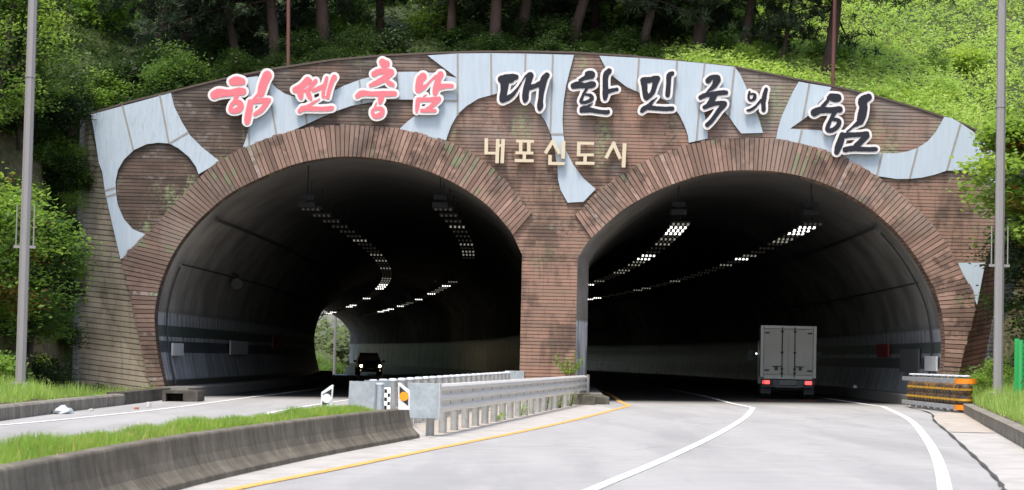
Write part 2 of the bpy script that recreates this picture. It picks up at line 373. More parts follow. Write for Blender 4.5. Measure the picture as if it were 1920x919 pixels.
hgrid('hillside',list(np.arange(-70,71,1.0)),[D+.76,D+1.5]+list(np.arange(D+2.5,D+40,1.0))+list(np.arange(D+40,D+164,4.0)),M_hill)
M_bank=concrete('bank_soil',(.13,.11,.06),.5,False,3)
hgrid('left_bank',list(np.arange(-45,-14,2.0))+list(np.arange(-14,-9.6,.4))+[-9.62],list(np.arange(12,D+.9,1.5))+[D+.74],M_bank)
def rgrid():
    us=[0,.4,.8,1.2,1.6,2.2,3,4,6,9,14,22,34]; yy=list(np.arange(12,D+.5,1.5))+[D+.74]; vs=[]
    for y in yy:
        kx=float(np.interp(y,[p.y for p in rkp],[p.x for p in rkp]))+.21
        vs+=[(kx+u,y,terrain(kx+u,y)) for u in us]
    n=len(us); mb=MB(); mb.add(vs,[(j*n+i,j*n+i+1,(j+1)*n+i+1,(j+1)*n+i) for j in range(len(yy)-1) for i in range(n-1)]); struct('right_bank',mb,M_bank,True)
rgrid()

# ------------------------------------------------------------------ tunnel portal
LP=[((313,738),(287,742)),((304,700),(277,700)),((296,660),(268,660)),((291,612),(257,612)),((292,578),(250,577)),((299,541),(240,535)),((311,507),(231,487)),((327,474),(256,458)),((350,440),(294,420)),((385,402),(342,370)),((430,365),(396,314)),((482,337),(458,278)),((548,310),(529,251)),((603,298),(592,239)),((656,294),(660,235)),((716,299),(731,240)),((768,310),(792,252)),((822,329),(851,271)),((870,354),(905,301)),((915,386),(951,343)),((950,424),(985,388)),((962,441),(997,400))]
LIN=[p[0] for p in LP]+[(979,478)]
RP=[((1108,447),(1078,403)),((1160,400),(1122,360)),((1200,374),(1168,327)),((1250,350),(1224,296)),((1310,330),(1294,271)),((1365,321),(1358,261)),((1410,320),(1412,260)),((1460,323),(1472,264)),((1520,336),(1542,281)),((1580,360),(1608,309)),((1635,395),(1672,352)),((1680,436),(1724,397)),((1715,480),(1767,447)),((1742,525),(1798,503)),((1758,562),(1826,556)),((1767,600),(1822,600)),((1771,650),(1808,652)),((1768,690),(1798,692)),((1757,738),(1789,738))]
RIN=[(1083,484)]+[p[0] for p in RP]
def W(p,Y=D): q=onY(p[0],p[1],Y); return (q.x,q.z)
Lin=[W(p) for p in spl(LIN,5)]; Rin=[W(p) for p in spl(RIN,5)]
Topw=[(p.x,p.z) for p in TOPW]
foldR=[W((1870,410)),W((1833,560)),W((1790,738))]; foldL=[W((287,742)),W((228,487))]
pilL=(Lin[-1][0],gz(.3)-.1); pilR=(Rin[0][0],gz(2)-.1)
low=lambda p:(p[0],-.25)
facade=[low(foldL[0]),foldL[0],foldL[1]]+Topw+foldR+[low(foldR[-1]),low(Rin[-1])]+Rin[::-1]+[pilR,pilL]+Lin[::-1]+[low(Lin[0])]
portal=thing('tunnel_portal','twin arch tunnel portal clad in brown timber boards with pale blue wave panels','tunnel portal',(1.2,D,0))
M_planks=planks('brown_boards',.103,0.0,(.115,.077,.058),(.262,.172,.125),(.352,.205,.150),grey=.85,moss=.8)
M_wingL=planks('wing_boards_left',.155,.10,(.25,.21,.155),(.41,.355,.265),(.44,.37,.28),grey=0,moss=.3,top_dark=False)
M_wingR=planks('wing_boards_right',.14,-.20,(.10,.055,.04),(.20,.105,.075),(.25,.135,.10),grey=0,moss=.1,top_dark=False)
M_endL=planks('end_boards_left',.155,.0,(.22,.19,.14),(.42,.37,.29),(.46,.40,.33),grey=0,moss=.95,top_dark=False)
M_endR=planks('end_boards_right',.125,.0,(.28,.24,.21),(.40,.36,.32),(.46,.40,.36),grey=0,moss=.1,top_dark=False)
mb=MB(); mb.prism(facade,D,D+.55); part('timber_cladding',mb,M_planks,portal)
# coping: a thin dark flashing along the curved top
mb=MB(); n=len(Topw)
for i in range(n-1):
    a,b=Topw[i],Topw[i+1]; mb.hexa([(a[0],D-.05,a[1]+.004),(b[0],D-.05,b[1]+.004),(b[0],D+.75,b[1]+.004),(a[0],D+.75,a[1]+.004)],[(a[0],D-.05,a[1]+.06),(b[0],D-.05,b[1]+.06),(b[0],D+.75,b[1]+.06),(a[0],D+.75,a[1]+.06)])
part('coping',mb,simple('coping_metal',(.09,.065,.05),.7),portal)
# wings
def wing(name,pts,mat,parent=portal,th=.3):   # four 3D corners of the front face
    p=[Vector(q) for q in pts]; nrm=(p[1]-p[0]).cross(p[3]-p[0]).normalized()
    if nrm.y>0: nrm=-nrm
    mb=MB(); mb.hexa([q-nrm*th for q in p],[tuple(q) for q in p]); return part(name,mb,mat,parent)
e=.02
fL0=Vector((foldL[0][0]+.05,D-.004,-.02)); fLt=Vector((Topw[0][0]+.01,D-.004,Topw[0][1]))
cb=onY(146,752,D+.9); ct=onY(160,220,D+.9)
fLm=Vector((foldL[1][0]+.05,D-.004,foldL[1][1]))
p_=[fL0+Vector((0,-.0,0)),fLm,fLt,ct,cb]
cm=cb.lerp(ct,.47); p_=[fL0,fLm,fLt,ct,cm,cb]; k=6
mb=MB(); mb.add([tuple(q) for q in p_]+[tuple(q+Vector((-.05,.35,0))) for q in p_],[(0,1,4,5),(1,2,3,4)]+[(k+5,k+4,k+1,k+0),(k+4,k+3,k+2,k+1)]+[(i,(i+1)%k,k+(i+1)%k,k+i) for i in range(k)]); part('wing_wall',mb,M_wingL,portal)
eb=onY(103,750,D+3.2); et=onY(138,219,D+3.2)
wing('end_wall',[cb+Vector((-.01,0,0)),eb,et,ct+Vector((-.01,0,0))],M_endL)
gR0=Vector((foldR[2][0]-.10,D-.004,-.02)); gRm=Vector((foldR[1][0]-.06,D-.004,foldR[1][1])); gRt=Vector((foldR[0][0],D-.004,foldR[0][1])); gRT=Vector((Topw[-1][0],D-.004,Topw[-1][1]))
db=onY(1836,742,D+1.0); dm=onY(1868,560,D+1.0); dt=onY(1915,300,D+1.0)
gRm2=gRm.lerp(gRt,.5); dm2=dm.lerp(dt,.55); p_=[gR0,gRm,gRt,gRT,dt,dm2,dm,db]; k=len(p_)
mb=MB(); mb.add([tuple(q) for q in p_]+[tuple(q+Vector((.05,.35,0))) for q in p_],[(0,1,6,7),(1,2,5,6),(2,3,4,5)]+[(k+7,k+6,k+1,k),(k+6,k+5,k+2,k+1),(k+5,k+4,k+3,k+2)]+[(i,(i+1)%k,k+(i+1)%k,k+i) for i in range(k)]); part('wing_wall',mb,M_wingR,portal)
hb=onY(1905,742,D+3.4); ht=onY(1960,330,D+3.4)
wing('end_wall',[db+Vector((.01,0,0)),hb,ht,dt+Vector((.01,0,0))],M_endR)
# a loose bottom board hanging off the left wing
q=onY(147,748,D-.2); mb=MB(); mb.hexa([q+Vector((0,0,-.12)),q+Vector((1.1,0,-.30)),q+Vector((1.1,.03,-.30)),q+Vector((0,.03,-.12))],[q+Vector((0,0,.03)),q+Vector((.95,0,-.10)),q+Vector((.95,.03,-.10)),q+Vector((0,.03,.03))])
part('loose_board',mb,M_wingL,portal)

# brick-like ring boards: each a real wedge standing proud
def ringmat():
    t=NT('ring_boards'); p=t.pos(); s=t.sep(p); a=t.n('Attribute',attribute_name='tone').outputs['Fac']
    n=t.noise(p,1.4,5,.65); n2=t.noise(p,9,4,.7); big=t.noise(p,.35,3)
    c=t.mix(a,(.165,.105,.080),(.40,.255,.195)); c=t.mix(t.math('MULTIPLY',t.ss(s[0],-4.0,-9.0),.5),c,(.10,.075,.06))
    c=t.mix(t.ss(t.math('ADD',n,t.math('MULTIPLY',a,.15)),.52,.75),c,(.095,.062,.048))
    c=t.mix(t.math('MULTIPLY',t.ss(big,.48,.62),.55),c,(.30,.23,.19))
    mo=t.math('MULTIPLY',t.ss(t.noise(p,.8,5,.7),.56,.64),t.ss(a,.4,.7)); c=t.mix(t.math('MULTIPLY',mo,.75),c,(.16,.21,.11))
    pale=t.math('MULTIPLY',t.ss(a,.95,.985),t.ss(n2,.42,.62)); c=t.mix(t.math('MULTIPLY',pale,.6),c,(.42,.38,.35))
    c=t.mix(t.math('MULTIPLY',t.ss(n2,.55,.8),.4),c,(.06,.04,.03))
    t.base(c); t.rough(.75); t.b.inputs['Specular IOR Level'].default_value=.3; t.bump(n2,.3,.01); MATS['ring']=t.m; return t.m
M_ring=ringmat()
def ring(pairs,label):
    I=[Vector((W(p)[0],0,W(p)[1])) for p in spl([a for a,b in pairs],8)]; O=[Vector((W(p)[0],0,W(p)[1])) for p in spl([b for a,b in pairs],8)]
    L=[0]
    for i in range(1,len(I)): L.append(L[-1]+((I[i]-I[i-1]).length+(O[i]-O[i-1]).length)/2)
    tot=L[-1]; n=int(tot/.134); arr=lambda A,s: Vector([float(np.interp(s,L,[v[k] for v in A])) for k in range(3)])
    mb=MB(); rr=random.Random(3)
    base=MB()
    for i in range(n):
        s0=tot*(i+.10)/n; s1=tot*(i+.94)/n
        a,b,c,d=arr(I,s0),arr(I,s1),arr(O,s1),arr(O,s0)
        y0=D-.10-rr.random()*.025; tone=rr.random(); ext=rr.uniform(-.02,.03)
        c=c+(c-b).normalized()*ext; d=d+(d-a).normalized()*ext
        mb.hexa([(v.x,D-.03,v.z) for v in (a,b,c,d)],[(v.x,y0,v.z) for v in (a,b,c,d)],0,tone)
    for i in range(len(I)-1):
        q=[I[i],I[i+1],O[i+1],O[i]]; base.hexa([(v.x,D-.004,v.z) for v in q],[(v.x,D-.035,v.z) for v in q])
    r=part('arch_ring',mb,M_ring,portal,label=label); part('backing',base,simple('dark_backing',(.03,.022,.018),.9),r)
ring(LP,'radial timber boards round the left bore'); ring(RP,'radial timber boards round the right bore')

# wave panels
def Z(ox,oy,sc,pts): return [(ox+x/sc,oy+y/sc) for x,y in pts]
A=lambda pts:Z(150,160,2.704,pts); B5=lambda pts:Z(440,90,4.364,pts); B6=lambda pts:Z(800,90,3.064,pts); B7=lambda pts:Z(1110,90,4.836,pts); B8=lambda pts:Z(1440,140,4.174,pts)
panels=[
 (A([(58,150),(463,40),(480,110),(520,190),(560,255),(620,315),(670,355),(712,388),(603,452),(590,415),(555,365),(500,320),(455,297),(400,292),(340,300),(275,330),(225,378),(195,430),(182,490),(185,550),(195,610),(225,680),(270,730),(335,757),(268,850),(208,883),(170,722),(130,545),(115,440),(98,395),(75,240)]),
  [A(l) for l in ([(218,103),(273,330)],[(407,52),(453,295)],[(455,297),(550,240)],[(131,535),(182,520)],[(138,567),(187,550)])],'streaked pale blue panel curling round a brown circle at the left end'),
 (B5([(65,832),(95,745),(120,655),(118,500),(110,330),(105,245),(185,235),(300,285),(350,335),(420,380),(500,405),(610,415),(700,400),(810,355),(900,310),(1020,265),(1150,228),(1340,200),(1450,198),(1600,205),(1700,220),(1815,248)])
  +B6([(172,172),(5,45),(175,34),(370,32),(570,35),(725,39),(846,42),(820,140),(800,220),(785,320),(780,420),(785,500),(800,590),(840,670),(900,750),(970,812),(900,885),(810,890),(770,820),(755,760),(750,680),(735,590),(715,500),(680,420),(645,370),(600,320),(540,280),(470,265),(400,265),(300,292),(230,335),(180,380),(140,450),(115,520),(108,553)])
  +B5([(1540,715),(1350,665),(1420,600),(1490,548),(1510,490),(1500,432),(1450,425),(1340,425),(1240,425),(1100,450),(960,475),(830,520),(700,575),(560,640),(450,690),(340,718),(200,770)]),
  [B5(l) for l in ([(280,340),(345,716)],[(575,415),(592,622)],[(1022,268),(1040,458)],[(1330,204),(1335,424)],[(1500,437),(1822,437)],[(1825,50),(1825,555)],[(118,660),(122,800)])]+[B6(l) for l in ([(370,34),(372,268)],[(568,37),(560,290)],[(725,41),(710,488)],[(715,497),(785,497)])],'large pale blue wave panel from the pink letters to the pillar'),
 (B7([(65,74),(425,94),(770,120),(1020,144),(1290,174),(1340,240),(1400,370),(1460,510),(1510,640),(1548,773),(1350,778),(1290,700),(1240,625),(1195,580),(1120,545),(1060,545),(1015,590),(1035,680),(1047,760),(1045,825),(875,862),(868,800),(850,740),(830,690),(790,610),(750,560),(690,500),(610,450),(540,430),(420,405),(310,355),(200,270),(120,180)]),
  [B7(l) for l in ([(425,96),(405,398)],[(770,122),(735,538)],[(1020,146),(975,540)],[(970,545),(945,845)],[(1290,176),(1240,622)])],'pale blue panel with two legs above the right bore'),
 (B8([(238,57),(320,73),(493,101),(470,150),(400,215),(330,310),(270,355),(170,425),(240,430),(400,437),(520,470),(640,545),(760,592),(860,610),(930,618),(1000,617),(1080,605),(1170,575),(1250,520),(1310,450),(1350,380),(1375,332),(1430,341),(1500,380),(1600,448),(1700,540),(1775,605),(1830,650),(1815,720),(1795,870),(1760,855),(1680,800),(1600,765),(1500,750),(1390,755),(1300,785),(1200,808),(1100,818),(1000,818),(850,795),(700,715),(560,650),(400,590),(250,540),(60,503),(75,430),(100,340),(140,250),(190,140)]),
  [B8(l) for l in ([(320,75),(270,353)],[(262,434),(240,535)],[(890,614),(848,792)],[(1165,579),(1105,815)],[(1503,384),(1395,752)],[(1700,560),(1672,797)])],'pale blue panel sweeping under the big letter at the right'),
 ([(1795,493),(1846,493),(1831,572)],[],'small pale blue triangle by the right bore')]
def panelmat():
    t=NT('blue_panel'); p=t.pos(); s=t.sep(p)
    st=t.noise(t.comb(t.math('MULTIPLY',s[0],9),0.0,t.math('MULTIPLY',s[2],.7)),1.0,6,.7); b=t.noise(p,.5,3)
    c=t.mix(t.ss(st,.35,.7),(.40,.462,.512),(.46,.522,.568)); c=t.mix(t.math('MULTIPLY',t.ss(b,.3,.7),.3),c,(.43,.52,.59))
    dirt=t.math('MULTIPLY',t.ss(t.noise(t.comb(t.math('MULTIPLY',s[0],16),0.0,t.math('MULTIPLY',s[2],2.2)),1.0,6,.75),.48,.68),t.ss(s[0],-8.0,-9.6)); dirt=t.math('MULTIPLY',dirt,t.ss(s[2],5.6,6.8))
    c=t.mix(t.math('MULTIPLY',dirt,.65),c,(.28,.31,.33)); 
    d2=t.math('MULTIPLY',t.ss(t.noise(t.comb(t.math('MULTIPLY',s[0],12),0.0,t.math('MULTIPLY',s[2],1.2)),1.0,6,.75),.6,.75),.3); c=t.mix(d2,c,(.34,.37,.39))
    t.base(c); t.rough(.42); t.b.inputs['Specular IOR Level'].default_value=.45; MATS['panel']=t.m; return t.m
M_panel=panelmat(); M_seam=simple('seam',(.30,.28,.25),.8); M_edge=simple('panel_edge',(.10,.11,.12),.6)  # dark panel sides put the shadow gap into the colour
for px,seams,lab in panels:
    poly=[W(p) for p in px]; mb=MB(); mb.prism(poly,D-.085,D-.02); 
    mb.mi=[0,0]+[1]*(len(mb.f)-2)
    pn=part('wave_panel',mb,[M_panel,M_edge],portal,label=lab)
    if seams:
        for a,b in seams:
            sm_=MB()
            a=Vector((*W(a),0)); b=Vector((*W(b),0)); d=(b-a).normalized(); w=Vector((-d.y,d.x,0))*.028
            q=[a+w,b+w,b-w,a-w]; sm_.hexa([(v.x,D-.080,v.y) for v in q],[(v.x,D-.095,v.y) for v in q])
            part('seam_strip',sm_,M_seam,pn)

# ------------------------------------------------------------------ tunnels behind the portal
def lining(name,rot):
    t=NT(name); p=t.sep(t.pos()); x,y,z=p
    st=t.noise(t.comb(0.0,t.math('MULTIPLY',y,1.6),t.math('MULTIPLY',z,.30)),1.5,6,.7); bl=t.noise(t.pos(),.5,5,.6)
    tile=t.mix(t.ss(st,.46,.64),(.80,.84,.90),(.24,.255,.28))
    conc=t.mix(t.ss(bl,.35,.7),(.36,.345,.32),(.19,.18,.167))
    def band(c,a,b,col):
        k=t.math('MULTIPLY',t.math('GREATER_THAN',z,a),t.math('LESS_THAN',z,b)); return t.mix(t.math('MULTIPLY',k,.92),c,col)
    c=t.mix(t.ss(z,2.35,2.45) if not rot else t.ss(z,2.5,2.6),tile,conc)
    side=t.n('Attribute',attribute_name='tone').outputs['Fac']
    cb=band(c,1.68,2.02,(.055,.10,.075)); cb=band(cb,1.20,1.55,(.02,.035,.055)); c=t.mix(side,c,cb)
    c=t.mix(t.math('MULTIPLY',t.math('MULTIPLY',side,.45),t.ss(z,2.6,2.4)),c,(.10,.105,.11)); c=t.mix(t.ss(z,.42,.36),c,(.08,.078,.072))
    jf=t.math('FRACT',t.math('DIVIDE',y,6.0)); j=t.ss(jf,.0,.02,1,0); c=t.mix(t.math('MULTIPLY',j,.8),c,(.03,.03,.03))
    jf2=t.math('FRACT',t.math('DIVIDE',y,1.5)); j2=t.math('MULTIPLY',t.ss(jf2,.0,.03,1,0),t.math('LESS_THAN',z,2.4)); c=t.mix(t.math('MULTIPLY',j2,.6),c,(.06,.06,.06))
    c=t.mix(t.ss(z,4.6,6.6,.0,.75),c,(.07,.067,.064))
    t.base(c); t.rough(t.ss(z,2.2,2.6,.40,.8)); MATS[name]=t.m; return t.m
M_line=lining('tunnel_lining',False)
ds=[.02,.7,1.5,3,5]+list(np.arange(8,175,4.0))
def tunnel(prof,right,label,cx):
    root=thing('tunnel_bore',label,'tunnel',(cx,D+.5,0))
    pr=[(x,z) for x,z in prof]; n=0; cxm=sum(p[0] for p in pr)/len(pr); pr2=[]
    for x,z in pr:
        v=Vector((x-cxm,z-2.5)); v=v.normalized()*.03; pr2.append((x+v.x,z+v.y))
    pr=[(pr2[0][0],-1.3)]+pr2+[(pr2[-1][0],-1.3)]; n=len(pr); vs=[]
    for d in ds:
        k=sm(d/1.5) if right else 0
        for x,z in pr:
            xx=x
            if right and x<5.5: xx=x+.36*k*min(1,(5.5-x)/2.0)
            vs.append((xx+ax(d),D+d,z+(0 if right else dip(d))))
    mb=MB(); mb.add(vs,[(j*n+i,j*n+i+1,(j+1)*n+i+1,(j+1)*n+i) for j in range(len(ds)-1) for i in range(n-1)])
    mb.tone=[1.0 if abs((pr[i][0]+pr[i+1][0])/2-1.2)>6.5 else 0.0 for j in range(len(ds)-1) for i in range(n-1)]
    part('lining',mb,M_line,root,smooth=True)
    return root,pr
tl,prL=tunnel(Lin,False,'left tunnel bore with a car coming out of it','%s' and -5.2)
tr,prR=tunnel(Rin,True,'right tunnel bore with a box truck driving in',7.6)
def inner_kerb(x0,sgn,parent,d0,d1,w=.75,h=.30):
    path=[(x0+ax(d),D+d,ztun(x0,d)) for d in np.arange(d0,d1,4.0)]
    mb=MB(); mb.sweep(path,[(0,-.1),(0,h-.03),(sgn*.03,h),(sgn*w,h),(sgn*w,-.1)]); part('walkway_kerb',mb,simple('walkway_concrete',(.20,.19,.17),.85),parent)
inner_kerb(Lin[0][0]+.75,-1,tl,-.9,160); inner_kerb(Lin[-1][0]-.5,1,tl,.7,160,.55,.25)
inner_kerb(Rin[-1][0]-.7,1,tr,.8,150); inner_kerb(2.75,-1,tr,-.6,150,.45,.25)
# cable conduit along the crown and wall
def conduit(px,parent,r=.05,d1=150,inset=.12):
    x,z=W(px); c=Vector((x-(-5.2 if x<0 else 7.6),z-2.5)).normalized()*inset
    mb=MB(); mb.tube([(x-c.x+ax(d),D+d,z-c.y+(dip(d) if x<0 else 0)) for d in np.arange(1.5,d1,4.0)],r,6); part('cable_tray',mb,simple('tray_dark',(.05,.05,.05),.7),parent)
conduit((385,402),tl); conduit((1660,415),tr); conduit((318,490),tl,.03); conduit((1742,525),tr,.03)
# conduit hoops near the mouths
for pr,parent,dd in ((prL,tl,1.6),(prR,tr,2.2)):
    mb=MB(); pts=[(x*.985+(-5.2 if pr is prL else 7.6)*.015+ax(dd),D+dd,z-.05) for x,z in (pr[1:34] if pr is prL else pr[60:-1])]; mb.tube(pts,.03,6); part('conduit',mb,MATS['tray_dark'],parent)
# exit face outside: dark ring so the far mouth has thickness
# pillar nose kerb
q=onG(1112,760); mb=MB(); mb.box(q.x-1.0,q.x+.05,q.y,D-.02,-.05,.30); mb.box(q.x+.055,q.x+.5,q.y+1.2,D+1,-.05,.24)
solo('pillar_kerb',mb,concrete('mossy_concrete',(.14,.13,.10),.5,True),'dark mossy concrete block at the foot of the central pillar','kerb',(q.x,q.y,0),bevel=.02)
# open drain box by the left bore
q=onG(345,753); mb=MB(); mb.box(q.x-.55,q.x+.38,q.y-.2,q.y+1.2,.13,.20); mb.box(q.x+.0,q.x+.38,q.y-.2,q.y+1.2,-.2,.126); mb.box(q.x-.55,q.x-.46,q.y-.2,q.y+1.2,-.2,.126); mb.box(q.x-.455,q.x-.005,q.y+.6,q.y+1.2,-.2,.126)
solo('drain_box',mb,MATS['damp_concrete'],'open concrete drain box at the foot of the left bore','drain',(q.x,q.y,0))

# steep earth face of the cutting on both sides of the portal
for xs in (list(np.arange(-46,-12.9,1.5)),list(np.arange(15.6,48,1.5))):
    mb=MB(); n=len(xs); vs=[(x,D+.77,terrain(x,D+.78)+.05) for x in xs]+[(x,D+.77,-1.0) for x in xs]; mb.add(vs,[(i,i+1,n+i+1,n+i) for i in range(n-1)]); struct('hill_face',mb,M_hill)
# ------------------------------------------------------------------ lettering: strokes -> distance field -> contours -> filled slabs
def contours(f,x0,y0,h):
    ny,nx=f.shape; nxt={}; P={}
    def ep(key):
        if key in P: return key
        (i,j,o)=key; a=f[j,i]; b=f[j,i+1] if o==0 else f[j+1,i]; t=a/(a-b)
        P[key]=(x0+(i+(t if o==0 else 0))*h, y0+(j+(t if o==1 else 0))*h); return key
    ins=f<0
    for j in range(ny-1):
        row=ins[j:j+2]
        for i in np.nonzero(~((row[0,:-1]==row[0,1:])&(row[0,:-1]==row[1,:-1])&(row[0,:-1]==row[1,1:])))[0]:
            a,b,c,d=bool(ins[j,i]),bool(ins[j,i+1]),bool(ins[j+1,i+1]),bool(ins[j+1,i])
            T,Rr,Bo,L=(i,j,0),(i+1,j,1),(i,j+1,0),(i,j,1); k=a*8+b*4+c*2+d
            segs={1:[(Bo,L)],2:[(Rr,Bo)],3:[(Rr,L)],4:[(T,Rr)],5:[(T,L),(Bo,Rr)],6:[(T,Bo)],7:[(T,L)],8:[(L,T)],9:[(Bo,T)],10:[(L,Bo),(Rr,T)],11:[(Rr,T)],12:[(L,Rr)],13:[(Bo,Rr)],14:[(L,Bo)]}[k]
            for s,e in segs: nxt[ep(s)]=ep(e)
    loops=[]
    while nxt:
        s=next(iter(nxt)); lp=[]; k=s
        while k in nxt: lp.append(P[k]); k=nxt.pop(k)
        if len(lp)>8: loops.append(lp)
    return loops
def filled(name,loops,c,y_front,y_back,mat,parent):
    cu=bpy.data.curves.new(name,'CURVE'); cu.dimensions='2D'; cu.fill_mode='BOTH'; cu.extrude=(y_back-y_front)/2
    for lp in loops:
        sp=cu.splines.new('POLY'); sp.points.add(len(lp)-1); sp.use_cyclic_u=True
        for q,(px,py) in zip(sp.points,lp):
            w=onY(px,py,D); q.co=(w.x-c[0],w.z-c[1],0,1)
    tmp=bpy.data.objects.new(name+'_curve',cu); COL.objects.link(tmp); bpy.context.view_layer.update()
    me=bpy.data.meshes.new_from_object(tmp.evaluated_get(bpy.context.evaluated_depsgraph_get())); bpy.data.objects.remove(tmp); bpy.data.curves.remove(cu)
    ym=(y_front+y_back)/2-D
    me.transform(Matrix(((1,0,0,0),(0,0,-1,ym),(0,1,0,0),(0,0,0,1))))
    me.name=name; me.materials.clear(); me.materials.append(mat)
    o=bpy.data.objects.new(name,me); COL.objects.link(o); o.parent=parent; return o
def field(strokes,rects,pad,h):
    P=[p for s in strokes for p in s]+[(x,y,w) for r in rects for (x,y,w) in ((r[0],r[1],r[4]),(r[2],r[3],r[4]))]
    x0=min(p[0]-p[2] for p in P)-pad; x1=max(p[0]+p[2] for p in P)+pad; y0=min(p[1]-p[2] for p in P)-pad; y1=max(p[1]+p[2] for p in P)+pad
    X,Y=np.meshgrid(np.arange(x0,x1,h),np.arange(y0,y1,h)); f=np.full(X.shape,1e3)
    for s in strokes:
        s=[np.array(p,float) for p in s]
        if len(s)>2: s=spl(s,4)
        if len(s)==1: s=[s[0],s[0]+np.array([.01,0,0])]
        for a,b in zip(s,s[1:]):
            dx,dy=b[0]-a[0],b[1]-a[1]; L=dx*dx+dy*dy+1e-9; t=np.clip(((X-a[0])*dx+(Y-a[1])*dy)/L,0,1)
            f=np.minimum(f,np.hypot(X-a[0]-t*dx,Y-a[1]-t*dy)-np.maximum(.15,a[2]+(b[2]-a[2])*t))
    for x_0,y_0,x_1,y_1,w in rects:
        dx,dy=x_1-x_0,y_1-y_0; L=math.hypot(dx,dy); dx/=L; dy/=L
        u=(X-(x_0+x_1)/2)*dx+(Y-(y_0+y_1)/2)*dy; v=-(X-(x_0+x_1)/2)*dy+(Y-(y_0+y_1)/2)*dx
        qx=np.abs(u)-L/2; qy=np.abs(v)-w/2
        f=np.minimum(f,np.maximum(qx,qy))
    return f+1e-6,x0,y0
def rough_edge(f,x0,y0,h,amp):
    ny,nx=f.shape; X,Y=np.meshgrid(x0+np.arange(nx)*h,y0+np.arange(ny)*h)
    return f+amp*(np.sin(X*.9+Y*.5)*.5+np.sin(X*.4-Y*1.1+1.3)*.5+np.sin(X*1.7+Y*1.5)*.35)
M_pink=simple('pink_enamel',(.82,.165,.19),.45,var=.05); M_navy=simple('charcoal_enamel',(.020,.021,.029),.6,var=.1,spec=.25)
M_rim=simple('cream_rim',(.74,.69,.66),.5,var=.05); M_cream=simple('cream_letter',(.60,.51,.36),.5,var=.05); M_brk=simple('bracket_steel',(.12,.12,.12),.6,.3)
def letter(ox,oy,sc,strokes,rects,label,mat,gothic=False):
    S=[[(ox+x/sc,oy+y/sc,r/sc) for x,y,r in s] for s in strokes]; Rr=[(ox+a/sc,oy+b/sc,ox+c/sc,oy+d/sc,w/sc) for a,b,c,d,w in rects]
    h=.55; f,x0,y0=field(S,Rr,9,h); ny,nx=f.shape
    w=onY(x0+nx*h/2,y0+ny*h/2,D); c=(w.x,w.z)
    root=thing('sign_letter',label,'letter',(c[0],D,c[1]),0,'brush letters on the portal' if not gothic else 'cream letters under the brush letters')
    if gothic: filled('face',contours(f,x0,y0,h),c,D-.27,D-.13,mat,root); yb=D-.13
    else:
        g=rough_edge(f,x0,y0,h,.28)
        filled('border',contours(f-4.6,x0,y0,h),c,D-.265,D-.185,M_rim,root); filled('face',contours(g,x0,y0,h),c,D-.285,D-.267,mat,root); yb=D-.185
    mb=MB()
    pts=[s[len(s)//2] for s in S]+[((r[0]+r[2])/2,(r[1]+r[3])/2,1) for r in Rr]
    for px,py,_ in pts:
        q=onY(px,py,D); mb.box(q.x-.02,q.x+.02,yb+.001,D+.02,q.z-.02,q.z+.02)
    part('bracket',mb,M_brk,root)
